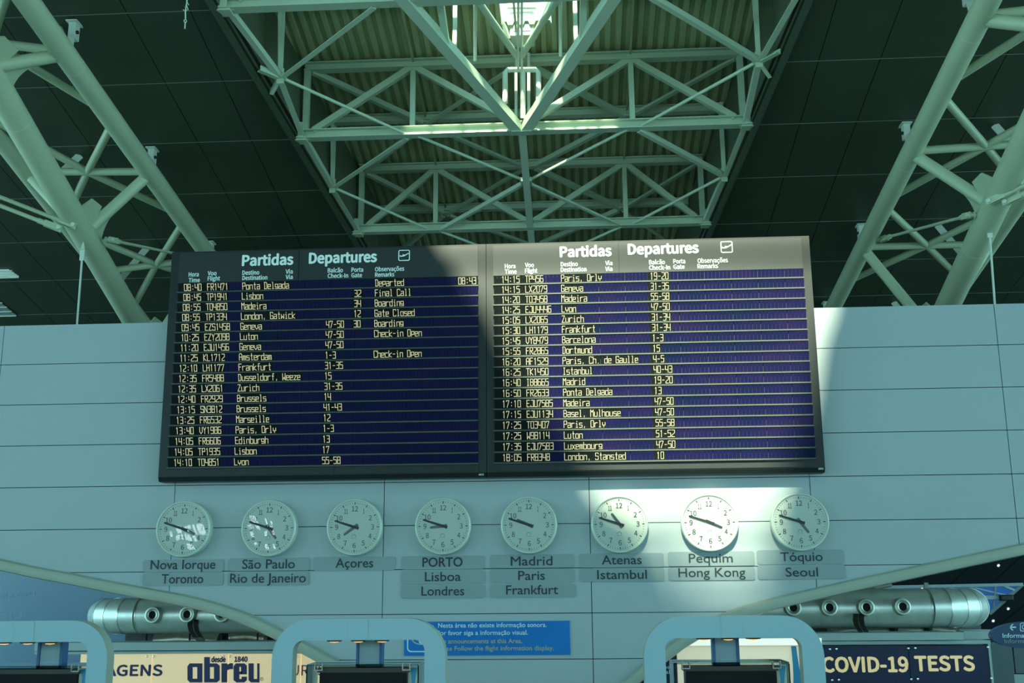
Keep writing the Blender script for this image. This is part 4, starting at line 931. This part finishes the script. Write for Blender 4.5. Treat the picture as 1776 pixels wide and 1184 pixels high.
for x, y in ((1439, 1125.5), (1450.5, 1125), (1575, 1124), (1587, 1123.5), (1713, 1122), (1443, 1179), (1454.5, 1178.5), (1580, 1177.5), (1591.5, 1177), (1719, 1176)):
    obj('stud', MB().lathe(un(x, y, YS-.004), [(.018, 0), (.013, .012), (0, .015)], 14), M['chrome'], t, smooth=True)
t = empty('poster_panel', un(1280, 1200, YS), 'pale lit panels with a blue swoosh behind the right kiosk', 'sign')
obj('panel', slab(MB(), 1177, 1391, 1120, 1290, YS+.02, .1), M['creamw'], t)
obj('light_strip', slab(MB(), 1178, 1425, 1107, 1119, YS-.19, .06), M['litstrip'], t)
m = MB(); P = [un(1372+4*math.sin(k/9*2.2), 1120+k*9, YS+.0) for k in range(10)]; Q_ = [un(1384-3*math.cos(k/9*2.4)+k*.9, 1120+k*9, YS+.0) for k in range(10)]; m.strip(P, Q_); obj('swoosh', m, M['swoosh'], t)
t = empty('shop_sign', un(1150, 1200, YS), 'navy sign end with small white words, seen through the right kiosk', 'sign')
obj('sign_panel', slab(MB(), 1090, 1176.5, 1126, 1290, YS-.02, .12), M['navy'], t)
m = MB(); text_at(m, 'Portos', 1128, 1161.5, 1159.5, 6.3, YS-.02, .02, False, .004, False); text_at(m, 'Portugal', 1118, 1161.5, 1168, 6.3, YS-.02, .02, False, .004, False); obj('lettering', m, M['white'], t, recalc=False)
# grey glazed partition at the far right
t = empty('partition', un(1750, 1200, 14.9), 'grey glazed partition right of the navy sign', 'partition')
obj('panel', slab(MB(), 1724, 1757, 1108, 1167, 14.9, .05), M['grey'], t); obj('panel', slab(MB(), 1759, 1860, 1108, 1167, 14.9, .05), M['grey'], t); obj('base_panel', slab(MB(), 1724, 1860, 1169, 1290, 14.9, .05), M['fascia'], t); obj('rail', slab(MB(), 1664, 1860, 1091, 1097, 14.8, .06), M['fascia'], t)
# oval information sign
YO = 10.0; cx, cy = 1787, 1101
t = empty('information_sign', un(cx, 1200, YO), 'dark blue oval information sign at the right photo edge', 'sign')
c = un(cx, cy, YO); pts = [un(cx+69*math.cos(2*math.pi*k/48), cy+23.5*math.sin(2*math.pi*k/48), YO) for k in range(48)]
obj('panel', MB().prism(pts, (0, .06, 0)), M['ovalblue'], t)
m = MB(); text_at(m, 'Informações', 1739, 1799, 1105.5, 7.4, YO, .02, False, .003, False); obj('white_text', m, M['white'], t, recalc=False)
m = MB(); text_at(m, 'Information', 1742, 1798, 1115, 7.2, YO, .01, False, .003, False); obj('grey_text', m, M['plate'], t, recalc=False)
m = MB(); q = lambda x, y: un(x, y, YO-.003)
m.quad([q(1751, 1086.2), q(1762, 1086.2), q(1762, 1088.4), q(1751, 1088.4)]); m.quad([q(1750, 1087.3), q(1755.5, 1081.8), q(1758, 1081.8), q(1752.6, 1087.3)]); m.quad([q(1750, 1087.3), q(1752.6, 1087.3), q(1758, 1092.8), q(1755.5, 1092.8)])
def rro(x0, x1, y0, y1, r):
    P = []
    for cx_, cy_, a0 in ((x1-r, y1-r, 0), (x0+r, y1-r, 90), (x0+r, y0+r, 180), (x1-r, y0+r, 270)):
        for j in range(5): A = math.radians(a0+22.5*j); P.append(un(cx_+r*math.cos(A), cy_+r*math.sin(A), YO-.003))
    P.append(P[0]); return P
m.strip(rro(1769, 1785, 1079.5, 1094.5, 3), rro(1770.2, 1783.8, 1080.7, 1093.3, 2)); m.strip([q(1777+4.5*math.cos(k*math.pi/8), 1087+4.5*math.sin(k*math.pi/8)) for k in range(17)], [q(1777+3.4*math.cos(k*math.pi/8), 1087+3.4*math.sin(k*math.pi/8)) for k in range(17)])
obj('arrow_and_symbol', m, M['white'], t)
obj('post', MB().tube(Vector((c.x+.12, c.y+.05, 0)), Vector((c.x+.12, c.y+.05, c.z-.09)), .03), M['fascia'], t, smooth=True)

# ------------------------------------------------------------------ three information kiosks in front
KZ = CAMZ-.166; YK = 8.0; yk = YK+CAMY
def make_kiosk(xc, label):
    o = Vector((xc, yk+.2, 0)); t = empty('kiosk', o, label, 'kiosk', 'arched grey blue kiosks in front of the wall')
    hw, tk, ro, ri, dep = .612, .147, .27, .075, .125
    out, inn = [], []
    n = 12
    out.append((-hw, 0)); inn.append((-hw+tk, 0))
    for k in range(n+1):
        a = math.radians(180-90*k/n); out.append((-hw+ro+ro*math.cos(a), KZ-ro+ro*math.sin(a))); inn.append((-hw+tk+ri+ri*math.cos(a), KZ-tk-ri+ri*math.sin(a)))
    for k in range(n+1):
        a = math.radians(90-90*k/n); out.append((hw-ro+ro*math.cos(a), KZ-ro+ro*math.sin(a))); inn.append((hw-tk-ri+ri*math.cos(a), KZ-tk-ri+ri*math.sin(a)))
    out.append((hw, 0)); inn.append((hw-tk, 0))
    V3 = lambda p, y: Vector((xc+p[0], y, p[1]))
    b = MB(); b.strip([V3(p, yk) for p in out], [V3(p, yk) for p in inn]); b.strip([V3(p, yk+dep) for p in out], [V3(p, yk+dep) for p in inn])
    b.mi = 1; b.strip([V3(p, yk) for p in out], [V3(p, yk+dep) for p in out]); b.strip([V3(p, yk) for p in inn], [V3(p, yk+dep) for p in inn])
    bmesh.ops.remove_doubles(b.bm, verts=b.bm.verts[:], dist=1e-5); fr = obj('frame', b, [M['kiosk'], M['trim']], t, smooth=True)
    b = MB(); b.box((xc-.075, yk-.003, KZ-tk+.001), (xc+.062, yk+.002, KZ-.001)); obj('joint_cover', b, M['kiosk'], t)
    b = MB()
    for s in (-.0765, .0635): b.box((xc+s-.0015, yk-.0032, KZ-tk), (xc+s+.0015, yk-.001, KZ))
    obj('joint_line', b, M['fascia'], t)
    b = MB(); b.box((xc-.34, yk+.03, KZ-tk+.002), (xc+.34, yk+.46, KZ-tk+.05)); obj('canopy', b, M['bracket'], t)
    yy = yk+.42; b = MB(); b.prism([Vector((xc-.075, yy, KZ-.15)), Vector((xc+.075, yy, KZ-.15)), Vector((xc+.075, yy, .2)), Vector((xc-.075, yy, .2))], (0, .07, 0)); st = obj('stem', b, M['kiosk'], t)
    for s in (-1, 1):
        b = MB(); b.box((xc+s*.076, yy-.01, .2), (xc+s*.096, yy+.09, KZ-.15)); obj('stem_edge', b, M['kioskblue'], st)
    zc = KZ-.318
    b = MB(); b.box((xc-.40, yk+.16, zc-.012), (xc+.40, yk+.52, zc)); obj('glass_top', b, M['caseglass'], t)
    b = MB(); b.box((xc-.315, yk+.20, .9), (xc+.315, yk+.36, zc-.03)); mo = obj('monitor', b, M['screen'], t)
    b = MB(); b.box((xc-.33, yk+.19, zc-.06), (xc+.33, yk+.37, zc-.028)); obj('monitor_hood', b, M['bracket'], mo)
    for s in (-1, 1):
        b = MB(); b.box((xc+s*.395, yk+.16, .9), (xc+s*.403, yk+.50, zc-.012)); obj('side_glass', b, M['caseglass'], t)
        b = MB(); b.box((xc+s*.315-.03, yk+.155, zc-.045), (xc+s*.315+.03, yk+.20, zc-.037)); b.box((xc+s*.315-.03, yk+.155, zc-.045), (xc+s*.315-.022, yk+.2, zc+.006)); b.box((xc+s*.315+.022, yk+.155, zc-.045), (xc+s*.315+.03, yk+.2, zc+.006)); obj('clip', b, M['chrome'], t)
        obj('side_arm', MB().tube(Vector((xc+s*.47, yk+.1, zc-.19)), Vector((xc+s*.36, yk+.22, zc-.19)), .02), M['kiosk'], t, smooth=True)
    b = MB(); b.box((xc+.32, yk+.22, .9), (xc+.39, yk+.23, zc-.02)); po = obj('side_poster', b, M['poster'], t)
    b = MB(); b.strip([Vector((xc+.385, yk+.218, zc-.03)), Vector((xc+.37, yk+.218, zc-.12)), Vector((xc+.36, yk+.218, zc-.25)), Vector((xc+.365, yk+.218, zc-.5))], [Vector((xc+.335, yk+.218, zc-.03)), Vector((xc+.345, yk+.218, zc-.12)), Vector((xc+.335, yk+.218, zc-.25)), Vector((xc+.33, yk+.218, zc-.5))]); obj('swoosh', b, M['swoosh'], po)
    for dx, dy in ((-.19, .085), (-.02, .095), (.15, .085)):
        c = Vector((xc+dx, yk+dy, KZ-tk)); dl = obj('downlight', MB().lathe(c, [(.055, -.004), (.055, .006), (.05, .011), (.036, .012)], 20, Vector((0, 0, -1))), M['bracket'], t, smooth=True); obj('lens', MB().lathe(c, [(.036, .008), (.030, .017), (0, .021)], 20, Vector((0, 0, -1))), M['warm'], dl, smooth=True)
    return t
K = make_kiosk(-.2*0-1.546, 'middle kiosk arch of three, in front of the blue notice')
for xc, l in ((-3.951, 'left kiosk arch of three, cut by the left photo edge'), (1.052, 'right kiosk arch of three, below the Pequim clock')):
    o = copy_tree(K); o.location.x = xc; o['label'] = l
